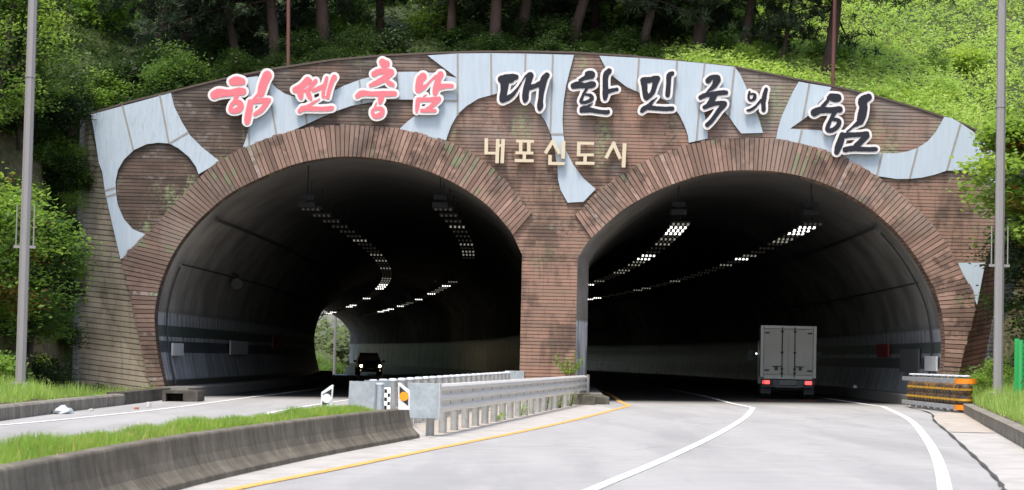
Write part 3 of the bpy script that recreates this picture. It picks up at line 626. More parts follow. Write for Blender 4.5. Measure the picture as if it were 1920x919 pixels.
LET=[
(385,120,7.07,[[(372,248,46),(430,238,60),(500,245,46)],[(135,425,54),(200,398,58),(330,398,42),(450,378,50),(510,378,48)],[(440,400,34),(408,500,25)],[(405,512,27),(470,530,36),(488,575,36),(455,615,40),(400,635,34),(352,625,30),(352,585,24),(375,540,25),(405,512,27)],[(832,165,60),(800,230,56),(770,320,54),(748,405,46)],[(708,425,22),(650,480,14)],[(610,515,34),(600,600,42),(580,700,45),(568,775,38)],[(610,520,28),(700,505,32),(800,495,34),(858,492,26)],[(845,505,28),(790,580,32),(740,635,30),(670,680,24)]],'large pink brush-written letter with a tall right stroke, leftmost on the portal',0),
(540,130,9.19,[[(352,205,58),(300,265,55),(230,325,55),(135,370,48)],[(215,370,60),(230,455,52),(238,508,32)],[(400,215,30),(370,235,38),(300,285,30)],[(490,218,32),(430,290,34),(360,375,36),(285,390,14)],[(345,385,36),(378,470,40),(408,530,24)],[(450,382,30),(530,350,35),(620,310,35)],[(682,165,28),(655,260,32),(625,380,32),(615,490,24)],[(812,155,45),(762,250,38),(722,380,34),(695,500,32)],[(645,492,14),(695,500,22)],[(560,530,8),(450,590,20),(380,640,26),(300,690,45)],[(265,695,50),(215,735,34)],[(290,690,45),(420,695,40),(600,700,38),(740,690,40),(770,685,38)]],'pink brush-written letter with two parallel right strokes, second from the left',0),
(655,100,6.56,[[(412,118,40),(430,140,48),(462,142,42)],[(310,268,34),(370,238,34),(480,235,36),(520,248,38)],[(510,262,36),(440,320,36),(350,370,32),(265,408,20)],[(465,355,18),(500,380,30),(540,402,24)],[(105,540,27),(160,505,36),(280,510,28),(420,510,34),(562,508,30)],[(400,530,40),(392,590,32),(380,622,18)],[(340,620,7),(312,690,10)],[(340,690,20),(400,692,24),(415,730,28),(388,770,32),(330,785,30),(296,760,22),(296,712,19),(340,688,19)]],'pink brush-written letter with dot on top and ring at its foot, third from left',0),
(765,120,8.35,[[(240,215,60),(195,260,56),(182,340,60),(168,418,50)],[(200,415,40),(270,372,26),(350,290,15),(440,200,16)],[(515,180,48),(480,250,46),(458,350,54),(432,450,44),(428,480,32)],[(500,372,46),(600,360,35),(688,360,32)],[(160,590,35),(150,680,32),(140,758,22)],[(240,528,6),(290,498,7)],[(170,572,35),(300,575,32),(430,567,38),(490,562,35)],[(470,590,35),(390,660,32),(300,730,30)],[(222,745,28),(320,745,28),(428,745,25)]],'pink brush-written letter nearest the charcoal letters',0),
(920,125,9.19,[[(192,240,68),(280,222,72),(380,205,60),(435,200,46)],[(300,250,60),(360,250,48)],[(240,310,75),(232,420,62),(215,520,62),(208,585,60)],[(212,585,56),(300,558,46),(390,490,34),(480,370,16),(570,220,10),(615,172,22)],[(680,170,58),(652,260,56),(620,370,55),(600,480,56),(596,565,54),(588,615,28)],[(680,378,46),(770,350,40),(860,310,50)],[(968,165,46),(920,230,60),(890,350,56),(870,480,45),(856,600,44),(850,690,54),(840,748,34)]],'charcoal brush-written letter with two tall joined strokes, first of the charcoal ones',1),
(1060,120,8.355,[[(355,185,58),(400,190,62),(310,232,36),(225,275,24)],[(125,362,48),(200,345,55),(300,357,42),(390,345,55),(430,337,46)],[(340,392,22),(278,485,22)],[(278,495,20),(242,590,26),(258,622,24),(340,608,28),(408,570,30),(408,530,30),(370,502,24),(300,495,16)],[(420,632,6),(340,690,28),(270,720,45),(250,750,34)],[(290,735,45),(400,740,38),(540,765,32),(650,772,34),(668,755,22)],[(680,128,42),(632,180,46),(620,280,42),(622,400,45),(620,500,45),(614,560,30)],[(650,450,38),(740,427,30),(800,416,28)]],'charcoal brush-written letter with a dot and ring on brown boards beside central panel',1),
(1185,125,9.19,[[(190,262,58),(205,350,52),(212,450,46),(235,535,54),(238,565,36)],[(200,255,55),(300,248,50),(380,225,48),(430,222,46)],[(422,232,50),(388,320,46),(365,400,42),(338,470,40),(285,530,40)],[(682,135,36),(628,170,44),(620,260,42),(615,360,40),(606,450,42),(602,508,40)],[(425,545,4),(340,620,24),(270,700,40),(190,750,45),(160,785,32)],[(270,720,45),(400,735,38),(550,745,38),(682,740,38)]],'charcoal brush-written letter with a square loop and a short upright, above the right arch',1),
(1295,130,7.66,[[(240,178,42),(290,135,36),(370,132,36),(388,160,32)],[(366,165,55),(340,230,42),(308,272,34),(215,345,8)],[(130,420,32),(200,387,35),(330,367,35),(450,350,35),(498,352,30)],[(320,400,45),(290,460,42),(255,515,40)],[(188,560,30),(270,525,34),(380,500,30),(468,510,42)],[(460,530,40),(400,600,35),(350,670,32),(290,750,32),(228,812,34)]],'charcoal brush-written zigzag letter with a long slanting tail',1),
(1385,155,13.12,[[(245,258,28),(220,350,28),(225,430,30),(280,465,30),(350,430,40),(375,350,42),(340,306,30),(275,310,20)],[(200,710,32),(290,685,35),(390,610,30),(470,520,28),(530,450,30)],[(650,190,45),(620,290,50),(600,400,60),(580,500,55),(585,610,55),(585,700,50)]],'smallest charcoal brush-written letter, near the right end of the row',1),
(1505,165,6.567,[[(340,125,46),(380,135,52),(410,135,46),(305,135,26)],[(290,172,20),(230,240,25)],[(130,315,48),(200,285,42),(330,285,35),(430,275,38),(440,285,32)],[(380,310,28),(332,392,22)],[(330,400,20),(298,470,26),(288,528,25),(340,533,28),(410,488,28),(433,430,28),(400,402,22),(340,400,18)],[(790,127,44),(720,172,56),(730,250,50),(710,350,54),(690,425,42)],[(660,450,30),(600,490,14),(530,550,11)],[(470,592,36),(450,660,42),(420,740,42),(402,800,32)],[(480,600,36),(560,590,32),(680,585,30),(768,577,34)],[(768,600,38),(700,670,35),(640,725,34)],[(505,770,32),(600,755,35),(740,765,28),(860,765,28),(885,762,22)]],'largest charcoal brush-written letter, set lower at the right end',1)]
for ox,oy,sc,st,lab,k in LET: letter(ox,oy,sc,st,[],lab,(M_pink,M_navy)[k])
GO=[([(80,72,78,272,44),(56,256,200,256,32),(222,80,212,380,44),(288,80,275,380,44),(222,162,290,162,34)],'leftmost of the five cream block letters'),
([(448,106,668,110,34),(504,112,504,252,42),(606,112,604,252,44),(440,252,662,256,34),(550,262,548,345,42),(430,347,665,351,36)],'cream block letter with four uprights between two long bars, second in its row'),
([(910,96,808,258,42),(896,100,984,265,42),(1035,105,1028,325,44),(868,280,866,398,42),(846,383,1048,386,36)],'cream block letter overlapping the blue panel, middle of its row'),
([(1204,132,1412,137,34),(1224,118,1220,294,42),(1202,278,1410,278,34),(1302,282,1300,372,42),(1183,380,1418,382,36)],'cream block letter shaped like an open box on a foot, fourth in its row'),
([(1664,118,1558,318,42),(1646,122,1736,326,42),(1790,135,1776,432,46)],'rightmost of the five cream block letters')]
for rc,lab in GO: letter(900,250,6.62,[],rc,lab,M_cream,True)

# ------------------------------------------------------------------ tunnel lamps
M_house=simple('lamp_housing',(.025,.025,.025),.9,spec=.1)
def lens(n,c,s): return simple(n,(.06,.06,.055),.5,emit=c,es=s)
E_hi=lens('lamp_bright',(1,.97,.90),1.6); E_lo=lens('lamp_dim',(1,.88,.66),.008); E_mid=lens('lamp_mid',(1,.93,.78),.11)
def lamp_proto(mat,tilt):
    r=thing('ceiling_lamp','tunnel ceiling lamp','ceiling lamp'); mb=MB(); mb.box(-.30,.30,-.16,.16,.0,.10); mb.box(-.012,.012,-.012,.012,.10,.9); part('housing',mb,M_house,r,local=True)
    mb=MB()
    for k in range(4):
        x=-.22+k*.147; mb.hexa([(x-.032,-.165,-.01),(x+.032,-.165,-.01),(x+.032,-.168-.001,-.01),(x-.032,-.169,-.01)],[(x-.032,-.165,.045),(x+.032,-.165,.045),(x+.032,-.175,.045),(x-.032,-.175,.045)])
        mb.box(x-.032,x+.032,-.12,.12,-.012,-.003)
    part('lens',mb,mat,r,local=True); return r
prot={'hi':lamp_proto(E_hi,0),'mid':lamp_proto(E_mid,0),'lo':lamp_proto(E_lo,0)}; used=set()
rows=[(575,392,'left row of the left bore','lamps in the left row of the left bore',False),(825,392,'right row of the left bore','lamps in the right row of the left bore',False),(1273,420,'left row of the right bore','lamps in the left row of the right bore',True),(1522,420,'right row of the right bore','lamps in the right row of the right bore',True)]
rr=random.Random(11)
for px,py,lab,grp,right in rows:
    w=onY(px,py,D+2); d=2.5; i=0
    while d<150:
        k='lo'
        if right: k='hi' if (i in (1,2,3) or rr.random()<.12) else ('mid' if rr.random()<.35 else 'lo')
        elif px>700 and 38<d<66: d+=3.0; i+=1; continue
        else: k='hi' if (d>70 and rr.random()<.3) else ('mid' if rr.random()<.22 else 'lo')
        p=prot[k]; loc=(w.x+ax(d),D+d,w.z+(0 if right else dip(d)))
        lb='small %s lamp hanging from the ceiling in the %s'%({'hi':'bright white','mid':'warm lit','lo':'dim'}[k],lab)
        g=grp+', '+{'hi':'bright','mid':'warm','lo':'dim'}[k]
        if k in used: copy_tree(p,None,loc,0,lb,g)
        else: used.add(k); p.location=loc; tag(p,lb,None,g)
        d+=1.7 if (right and d<14) else (3.0 if d<60 else 3.8); i+=1
# first mounting boxes of each row
for px,py,nm in ((575,384,'first of the left row in the left bore'),(825,384,'first of the right row in the left bore'),(1273,397,'first of the left row in the right bore'),(1522,398,'first of the right row in the right bore')):
    q=onY(px,py,D+1.2); r=thing('camera_box','dark boxy ceiling fixture, '+nm,'fixture',tuple(q)); mb=MB(); mb.box(q.x-.24,q.x+.24,q.y,q.y+.5,q.z-.08,q.z+.08); part('housing',mb,simple('fixture_grey',(.022,.021,.02),.9,spec=.1),r,bevel=.02)
    mb=MB(); mb.box(q.x-.2,q.x+.2,q.y+.1,q.y+.2,q.z+.16,q.z+.30); mb.box(q.x-.015,q.x+.015,q.y+.2,q.y+.23,q.z+.09,q.z+1.2); part('bracket',mb,M_house,r)
# wall loudspeakers
for px,py,dd,nm in ((446,530,12,'left wall of the left bore'),(1663,548,10,'right wall of the right bore')):
    q=onY(px,py,D+dd); r=thing('loudspeaker','dark round loudspeaker hanging on the '+nm,'loudspeaker',tuple(q)); mb=MB(); mb.tube([q+Vector((0,-.28,-.05)),q+Vector((0,-.1,0)),q+Vector((0,.2,.03))],[.20,.12,.09],12); part('horn',mb,simple('speaker_grey',(.10,.10,.10),.5),r)
    s=-1 if px<900 else 1; mb=MB(); mb.tube([q+Vector((0,.1,.05)),q+Vector((0,.1,.25)),q+Vector((s*.6,.1,.45)),q+Vector((s*1.6,.1,.5))],.03,6); part('bracket',mb,M_house,r)
# signs on the walls
M_wsign=simple('white_plate',(.62,.64,.64),.4,var=.05); M_red=simple('red_box',(.30,.03,.03),.4)
def wallx(pr,z,side):
    pts=[p for p in pr if (p[0]<-5.2 if side<0 and pr is prL else p[0]>7.6)]
    return float(np.interp(z,sorted(p[1] for p in pts),[p[0] for p in sorted(pts,key=lambda p:p[1])]))
def wsign(px,py,w,hh,lab,mat,name,cat,side,pr,dd):
    z=onY(px,py,D+dd).z; x=wallx(pr,z,side)+ax(dd)-side*.10; mb=MB(); y=D+dd
    q0=[(x-.02*side,y-w/2,z-hh/2),(x-.02*side-side*.12,y+w/2,z-hh/2),(x-.02*side-side*.12+side*.06,y+w/2,z-hh/2),(x+.04*side,y-w/2,z-hh/2)]
    mb.hexa(q0,[(a,b,c+hh) for a,b,c in q0]); solo(name,mb,mat,lab,cat,(x,y,z),bevel=.008)
wsign(322,655,1.4,.38,'small white plate on the left wall at the mouth of the left bore',M_wsign,'wall_sign','sign',-1,prL,2.6)
wsign(430,652,4.2,.50,'pale rectangular board on the left wall deep in the left bore',M_wsign,'wall_sign','sign',-1,prL,16)
wsign(487,640,2.6,.5,'dark red emergency cabinet on the left wall of the left bore',M_red,'emergency_cabinet','cabinet',-1,prL,30)
wsign(1752,682,1.2,.45,'small white plate on the right wall at the mouth of the right bore',M_wsign,'wall_sign','sign',1,prR,1.6)
wsign(1690,676,2.6,.75,'white framed board on the right wall of the right bore',simple('grey_plate',(.15,.155,.155),.4),'wall_sign','sign',1,prR,6)
wsign(1642,657,1.6,.45,'dark red emergency cabinet on the right wall of the right bore',M_red,'emergency_cabinet','cabinet',1,prR,12)
# small wall reflectors at kerb level
E_ref=simple('reflector_white',(.8,.8,.78),.2)
refs=[(13,1),(25,1),(40,1),(58,1),(80,1)]
for dd,s in refs:
    x=Rin[-1][0]-.73+ax(dd); z=gz(13)+.34; mb=MB(); mb.box(x-.06,x+.06,D+dd,D+dd+.05,z,z+.10); solo('reflector',mb,E_ref,'small white reflector on the right kerb of the right bore','reflector',(x,D+dd,z),'reflectors along the right bore')

# ------------------------------------------------------------------ vehicles
M_tyre=simple('tyre',(.02,.02,.02),.85); M_rimm=simple('steel_rim',(.25,.25,.26),.4,.6); M_blk=simple('black_plastic',(.018,.018,.02),.5); M_glass=simple('dark_glass',(.015,.018,.02),.08)
def wheel(parent,x,y,z,r,w,side):
    mb=MB(); n=20; prof=[(r*.62,-w/2),(r*.95,-w/2),(r,-w*.35),(r,w*.35),(r*.95,w/2),(r*.62,w/2)]
    vs=[(x+o,y+math.cos(2*math.pi*k/n)*q,z+math.sin(2*math.pi*k/n)*q) for q,o in prof for k in range(n)]
    mb.add(vs,[(i*n+k,i*n+(k+1)%n,(i+1)*n+(k+1)%n,(i+1)*n+k) for i in range(len(prof)-1) for k in range(n)])
    wo=part('wheel',mb,M_tyre,parent,smooth=True,local=True)
    m2=MB(); m2.cyl((x-w*.3,y,z),r*.63,w*.6,'x',16); part('rim',m2,M_rimm,wo,local=True)
def truck():
    X=onY(1470,747,76); gx=X.x; r=thing('box_truck','white box truck with red tail lights driving into the right bore','truck',(gx,75,gz(gx)),R(-5.2))
    M_box=simple('truck_white',(.47,.44,.37),.55,var=.12,scale=1.6); M_al=simple('aluminium',(.30,.29,.27),.4,.5); M_frame=simple('frame_grey',(.10,.10,.10),.6)
    w=.91
    mb=MB(); mb.box(-w,w,0,3.4,.72,2.42); part('cargo_box',mb,M_box,r,local=True,bevel=.02)
    fr=MB(); fr.box(-w-.02,-w+.09,-.05,.05,.70,2.45); fr.box(w-.09,w+.02,-.05,.05,.70,2.45); fr.box(-w+.091,w-.091,-.05,.05,2.34,2.45); fr.box(-w+.091,w-.091,-.05,.05,.66,.80); part('rear_frame',fr,M_al,r,local=True,bevel=.01)
    for s in (-1,1):
        d=MB(); x0,x1=(-w+.10,-.012) if s<0 else (.012,w-.10); d.box(x0,x1,-.03,-.001,.81,2.33); do=part('rear_door',d,M_box,r,local=True,bevel=.01)
        xr=s*.21; lk=MB(); lk.tube([(xr,-.06,.72),(xr,-.06,2.40)],.018,8)
        for z in (.86,1.0,1.55,2.25): lk.box(xr-.045,xr+.045,-.075,-.031,z-.03,z+.03)
        part('lock_rod',lk,M_blk,do,local=True)
        hd=MB(); hd.box(min(xr,xr+s*.32),max(xr,xr+s*.32),-.085,-.06,1.07,1.10); hd.box(xr+s*.14,xr+s*.24,-.08,-.031,.96,1.09); part('handle',hd,M_blk,do,local=True)
        for z in (.95,2.2): 
            h=MB(); xe=s*(w-.12); h.box(min(xe,xe-s*.16),max(xe,xe-s*.16),-.055,-.031,z-.025,z+.025); part('hinge',h,M_blk,do,local=True)
        t=MB(); xc=s*.70; t.box(xc-.20,xc+.20,-.05,.06,.47,.63); to=part('taillight',t,M_blk,r,local=True,bevel=.01)
        l=MB(); l.box(xc-.13+(-.02 if s<0 else .0),xc+.09,-.065,-.051,.49,.61); part('lit_lens',l,simple('tail_red',(.5,.02,.02),.3,emit=(1,.05,.05),es=1.5),to,local=True)
        l=MB(); l.box(xc+s*.12-.04 if s<0 else xc-.18,xc+s*.12+.04 if s<0 else xc-.14,-.065,-.051,.49,.61); part('clear_lens',l,simple('tail_clear',(.25,.22,.2),.3),to,local=True)
    p=MB(); p.box(-.26,.26,-.06,-.04,.48,.62); po=part('licence_plate',p,simple('plate_green',(.20,.21,.17),.5),r,local=True)
    c=MB()
    for k in range(7): c.box(-.22+k*.066,-.185+k*.066,-.064,-.0605,.51,.59)
    part('plate_marks',c,simple('plate_marks',(.10,.10,.09),.5),po,local=True)
    b=MB(); b.box(-.42,.42,-.04,.04,.38,.44); b.box(-.85,.85,.05,.12,.40,.66); part('bumper',b,M_frame,r,local=True)
    ch=MB(); ch.box(-.5,-.35,.1,4.9,.5,.64); ch.box(.35,.5,.1,4.9,.5,.64); ch.tube([(-.6,.9,.33),(.6,.9,.33)],.06,8); ch.cyl((0,.9,.33),.14,.01,'z'); part('chassis',ch,M_frame,r,local=True)
    cb=MB(); side=[(3.5,.55),(3.5,1.95),(4.4,1.98),(5.0,1.3),(5.1,.9),(5.1,.45),(3.5,.45)]; cb.prism(side,-.93,.93,'x'); part('cab',cb,simple('cab_white',(.6,.6,.6),.35),r,local=True,bevel=.04)
    g=MB(); g.box(-.75,.75,3.47,3.495,1.3,1.8); part('cab_window',g,M_glass,r,local=True)
    for s in (-1,1):
        m=MB(); m.box(s*1.18-.09,s*1.18+.09,4.55,4.62,1.30,1.62); m.tube([(s*.93,4.6,1.5),(s*1.15,4.6,1.5)],.015,6); part('mirror',m,M_blk,r,local=True)
        for o in (0,.17) : wheel(r,s*(.80-o),.95,.32,.32,.15,s)
        wheel(r,s*.8,4.3,.32,.32,.18,s)
        f=MB(); f.box(s*.72-.17,s*.72+.17,.52,.54,.16,.55); part('mudflap',f,M_blk,r,local=True)
        lp=MB(); lp.box(s*1.0-.03,s*1.0+.03,3.3,3.36,1.48,1.54); part('marker_lamp',lp,simple('marker_white',(.7,.7,.7),.3,emit=(1,1,1),es=.8 if s<0 else .0),r,local=True)
truck()
def suv():
    Y=168; d=Y-D; gx=-10.4; r=thing('oncoming_car','dark sport utility car with lit headlights coming out of the left bore','car',(gx,Y,ztun(-6,d)),-math.atan(.0352-.00158*d)); r.scale=(1,1,1)
    M_b=simple('car_paint',(.030,.030,.034),.25)
    st=[(0.0,.45,.62,.62,.74),(.12,.32,.78,.80,.86),(.9,.28,.93,.90,.92),(1.25,.28,.98,.9,.93),(1.95,.28,1.52,.70,.93),(2.3,.28,1.70,.68,.93),(3.6,.28,1.72,.68,.93),(4.3,.32,1.55,.68,.92),(4.5,.45,1.0,.75,.85)]
    mb=MB(); vs=[]; n=8
    for y,z0,z1,wt,wb in st:
        zb=min(1.06,z1-.02); vs+=[(-wb*.92,y,z0),(-wb,y,(z0+zb)/2),(-wb*.98,y,zb),(-wt,y,z1),(wt,y,z1),(wb*.98,y,zb),(wb,y,(z0+zb)/2),(wb*.92,y,z0)]
    mb.add(vs,[(i*n+k,i*n+(k+1)%n,(i+1)*n+(k+1)%n,(i+1)*n+k) for i in range(len(st)-1) for k in range(n)]+[tuple(range(n)),tuple((len(st)-1)*n+k for k in range(n))])
    b=part('body',mb,M_b,r,smooth=False,local=True,bevel=.03)
    ws=MB(); ws.hexa([(-.82,1.32,1.03),(.82,1.32,1.03),(.82,1.36,1.01),(-.82,1.36,1.01)],[(-.66,1.93,1.52),(.66,1.93,1.52),(.66,1.97,1.50),(-.66,1.97,1.50)]); part('windshield',ws,simple('windshield_glass',(.20,.21,.22),.15),r,local=True)  # pale glass colour paints in a reflection
    gr=MB(); gr.box(-.45,.45,-.03,.02,.56,.68); gr.box(-.55,.55,-.02,.03,.34,.48); part('grille',gr,M_blk,r,local=True)
    pl=MB(); pl.box(-.26,.26,-.05,-.031,.48,.58); part('licence_plate',pl,simple('plate_white',(.5,.5,.5),.4),r,local=True)
    for s in (-1,1):
        h=MB(); h.box(s*.70-.17,s*.70+.17,-.01,.10,.66,.80); ho=part('headlight',h,M_blk,r,local=True,bevel=.02)
        l=MB(); l.cyl((s*.70,-.03,.73),.085,.018,'y',14); part('lit_lens',l,simple('headlamp_glow',(.9,.9,.8),.2,emit=(1,.72,.42),es=24),ho,local=True)
        f=MB(); f.cyl((s*.72,.0,.40),.045,.02,'y',10); part('fog_lamp',f,simple('fog_glow',(.5,.4,.2),.3,emit=(1,.75,.3),es=(2.5 if s>0 else .3)),r,local=True)
        m=MB(); m.box(s*1.08-.11,s*1.08+.11,1.45,1.55,1.0,1.15); m.box(min(s*.9,s*1.0),max(s*.9,s*1.0),1.47,1.53,1.02,1.06); part('mirror',m,M_b,r,local=True,bevel=.02)
        for y in (.85,3.55): wheel(r,s*.82,y,.34,.34,.22,s)
        rr_=MB(); rr_.tube([(s*.64,2.2,1.73),(s*.64,3.6,1.78)],.025,6); part('roof_rail',rr_,M_rimm,r,local=True)
suv()
# ------------------------------------------------------------------ median, guardrails and markers
bp=[(-3.35,6),(-3.35,12),(-3.2,16)]+[(onG(x,y).x,onG(x,y).y) for x,y in ((340,919),(500,880),(640,850),(788,822))]
bpath=[(p[0],p[1],gz(p[0])) for p in spl(bp,6)]
prof=[(0,-.05),(-.01,.06),(-.07,.11),(-.12,.17),(-.155,.26),(-.175,.36),(-.185,.445),(-.20,.465),(-.33,.465),(-.345,.44),(-.345,-.05)]
mb=MB(); mb.sweep(bpath,prof); solo('median_barrier',mb,M_barrier,'low curved concrete barrier with dark rain streaks beside the right carriageway','barrier',(-2.6,22,0),smooth=False,bevel=.008)
lefts=[(-5.6,6),(-5.2,10),(-4.55,16),(-4.1,20.5),(-3.62,24.5),(-3.15,28.5),(-2.62,33.6)]
lpath=[(p[0],p[1],gz(p[0])) for p in spl(lefts,6)]
mb=MB(); mb.sweep(lpath[::-1],[(0,-.05),(-.02,.36),(-.05,.39),(-.16,.39),(-.17,-.05)]); solo('median_kerb',mb,M_kerb,'concrete kerb on the far side of the median grass','kerb',(-3.8,22,0))
mb=MB(); n=len(lpath); 
for i,p in enumerate(lpath):
    y=p[1]; bx=float(np.interp(y,[q[1] for q in bpath],[q[0] for q in bpath]))
    mb.v+=[(p[0]+.165,y,gz(p[0])+.36),((p[0]+bx)/2,y,gz(p[0])+.40),(bx-.34,y,gz(bx)+.42)]
mb.f=[(3*i+k,3*i+k+1,3*i+4+k,3*i+3+k) for i in range(n-1) for k in (0,1)]; mb.mi=[0]*len(mb.f); mb.tone=[.5]*len(mb.f)
struct('median_soil',mb,M_dirt)
ly=[p[1] for p in lpath]; lx=[p[0] for p in lpath]; by=[p[1] for p in bpath]; bx_=[p[0] for p in bpath]
# end wall of the median
mb=MB(); mb.box(-2.62+.17,float(bpath[-1][0])-.346,33.65,33.80,-.05,.36); solo('median_kerb',mb,M_kerb,'short concrete end wall closing the grass median in front of the guardrail plates','kerb',(-2,33.7,0))

def galv(name,c,rough=.42):
    t=NT(name); p=t.pos(); v=t.n('TexVoronoi'); t.l(p,v.inputs['Vector']); v.inputs['Scale'].default_value=14
    n=t.noise(p,3,5,.65); k=t.math('ADD',t.math('MULTIPLY',v.outputs['Distance'],.22),t.math('MULTIPLY',n,.9))
    t.base(t.mix(t.ss(k,.35,.8),tuple(x*.72 for x in c),c)); t.rough(rough); t.b.inputs['Metallic'].default_value=.35; MATS[name]=t.m; return t.m
M_galv=galv('galvanised_steel',(.52,.54,.55)); M_plate=galv('spangled_plate',(.46,.51,.53)); M_cap=simple('post_cap',(.70,.73,.76),.4,var=.04)
M_post=galv('post_steel',(.44,.44,.42)); M_slot=simple('slot_dark',(.03,.03,.03),.8)
M_railp=simple('rail_paint',(.70,.685,.655),.40,var=.10,scale=1.3)
def guardrail(a,b,nposts,label='',tilt=1,top=.82,post_top=.80,ext0=.35,ext1=.35,side=1):
    a=Vector(a); b=Vector(b); d=(b-a).normalized(); nr=Vector((d.y,-d.x,0))*side
    r=thing('guardrail',label,'guardrail',tuple((a+b)/2))
    prof=[(.0,top),(.05,top-.005),(.085,top-.045),(.085,top-.085),(.02,top-.125),(.02,top-.165),(.085,top-.205),(.085,top-.255),(.02,top-.295),(.02,top-.335),(.085,top-.375),(.085,top-.415),(.05,top-.455),(0,top-.46)]
    th=[(o-.012,z) for o,z in prof[::-1]]
    path=[a-d*ext0+nr*.10, *[a+(b-a)*t+nr*.10 for t in (.25,.5,.75)], b+d*ext1+nr*.10]
    mb=MB(); 
    full=prof+th
    mb.sweep([tuple(p) for p in path],[(o*1.0,z) for o,z in full] if side>0 else [(-o,z) for o,z in full][::-1]); ra=part('rail',mb,M_railp,r)
    sl_=MB()
    for i in range(nposts):
        p=a+(b-a)*(i/(nposts-1)); m=MB(); m.cyl((p.x,p.y,gz(p.x)-.05),.068,post_top+.05,'z',14); po=part('post',m,M_post,r,smooth=False)
        c=MB(); c.tube([(p.x,p.y,gz(p.x)+post_top),(p.x,p.y,gz(p.x)+post_top+.03),(p.x,p.y,gz(p.x)+post_top+.045)],[.078,.078,.05],14); part('cap',c,M_cap,po)
        for zz in (top-.145,top-.315):
            q=p+nr*.125; e_=d*.012; sl_.hexa([tuple(q-e_+Vector((0,0,zz-.028))),tuple(q+e_+Vector((0,0,zz-.028))),tuple(q+e_-nr*.006+Vector((0,0,zz-.028))),tuple(q-e_-nr*.006+Vector((0,0,zz-.028)))],[tuple(q-e_+Vector((0,0,zz+.02))),tuple(q+e_+Vector((0,0,zz+.02))),tuple(q+e_-nr*.006+Vector((0,0,zz+.02))),tuple(q-e_-nr*.006+Vector((0,0,zz+.02)))])
    part('slot',sl_,M_slot,ra)
    return r,d,nr
A0=onG(806,818); A1=onG(1085,757.5); A0.z=A1.z=0
gr,dv,nr=guardrail(A0,A1,21,post_top=.735,label='pale three-ridged steel guardrail facing the right carriageway on many round posts')
# front terminal plate: a flat sheet wrapping the near end, and the far end plate
def plate(parent,p0,p1,z0,z1,mat,th=.012,tilt=0,name='end_plate'):
    p0=Vector(p0); p1=Vector(p1); d=(p1-p0).normalized(); nn=Vector((d.y,-d.x,0))*th
    mb=MB(); q=[p0,p1,p1-nn,p0-nn]; t=Vector((tilt,0,0)); mb.hexa([tuple(v+Vector((0,0,z0))) for v in q],[tuple(v+t+Vector((0,0,z1))) for v in q]); return part(name,mb,mat,parent,bevel=.003)
e0=A0-dv*.36+nr*.19
plate(gr,e0+Vector((-.50,.10,0)),e0,.28,.83,M_plate); plate(gr,e0+Vector((.004,0,0)),e0+dv*.18+nr*.01,.27,.835,M_railp)
f1=A1+dv*.30+nr*.20; plate(gr,f1,f1+dv*.5+nr*.02,.30,.84,M_railp)
B0=Vector((-2.2,36.4,0)); B1=Vector((.05,63.6,0))
g2,dv2,nr2=guardrail(B0,B1,24,'second guardrail behind the first, with rows of blue-grey post caps facing the left road',side=-1,top=.80,post_top=.835)
h0=B0-dv2*.36; plate(g2,(-2.55,35.6,0),(-2.13,35.4,0),.28,.835,M_plate,tilt=.02); plate(g2,(-2.31,35.9,0),(-1.9,36.2,0),.28,.85,M_plate)
mb=MB(); mb.cyl((-2.04,35.5,-.05),.062,.84,'z',14); po=part('post',mb,M_plate,g2); c=MB(); c.cyl((-2.04,35.5,.79),.07,.03,'z',14); part('cap',c,M_cap,po)
q1=Vector((B1.x-.05,B1.y,0)); plate(g2,q1+Vector((-.12,-.1,0)),q1+Vector((.42,-.1,0)),.35,.90,M_plate)
# striped marker between the plates
r=thing('striped_marker','small black and white chequered marker post between two steel plates','marker',(-1.93,35.7,0))
mb=MB(); mb.box(-1.975,-1.885,35.70,35.73,0,.74); part('board',mb,simple('marker_white',(.36,.36,.34),.6),r); mb=MB()
for k in range(3): mb.box(-1.929,-1.886,35.69,35.699,.33+k*.13,.395+k*.13); mb.box(-1.974,-1.931,35.69,35.699,.395+k*.13,.46+k*.13)
part('black_squares',mb,M_blk,r)
# delineators
def delineator(c,side,col,label,lean):
    r=thing('delineator',label,'road marker',tuple(c)); w,h=.085,.40; s=side
    out=[(-w,0),(w,0),(w,h if s<0 else h*.76),(w*.55 if s<0 else -w*.55,h if s>0 else h),( -w,h*.76 if s<0 else h)]
    out=[(-w,0),(w,0),(w,h),(w*.7,h),(-w,h*.72)] if s<0 else [(-w,0),(w,0),(w,h*.72),(-w*.7,h),(-w,h)]
    L=lambda p:(c[0]+p[0]+lean*p[1],c[2]+p[1])
    mb=MB(); mb.prism([L(p) for p in out],c[1],c[1]+.05); part('post',mb,simple('marker_plastic',(.75,.76,.76),.45,var=.04),r,bevel=.004)
    blk=[(-w*.72,h*.30),(w*.72,h*.14),(w*.72,h*.86),(-w*.72,h*.62)] if s<0 else [(-w*.72,h*.34),(w*.72,h*.10),(w*.72,h*.60),(-w*.72,h*.88)]
    tri=[(-w*.72,h*.12),(w*.75,h*.42),(w*.75,h*.86),(-w*.72,h*.66)] if s<0 else [(-w*.78,h*.42),(w*.75,h*.14),(w*.75,h*.60),(-w*.78,h*.88)]
    mb=MB(); mb.prism([L(p) for p in tri],c[1]-.006,c[1]-.001); part('black_band',mb,M_blk,r)
    x,z=L((0,h*.5)); mb=MB(); mb.cyl((x,c[1]-.014,z),.068,.0075,'y',24); part('reflector',mb,simple('reflector_'+('amber' if s>0 else 'plain'),col,.25,var=.03),r)
delineator(Vector((-2.70,33.2,.40)),-1,(.74,.74,.74),'white road marker with a white round reflector, leaning at the end of the grass',.05)
delineator(Vector((-1.545,33.2,.455)),1,(.85,.33,.01),'white road marker with an amber round reflector on the barrier end',-.02)

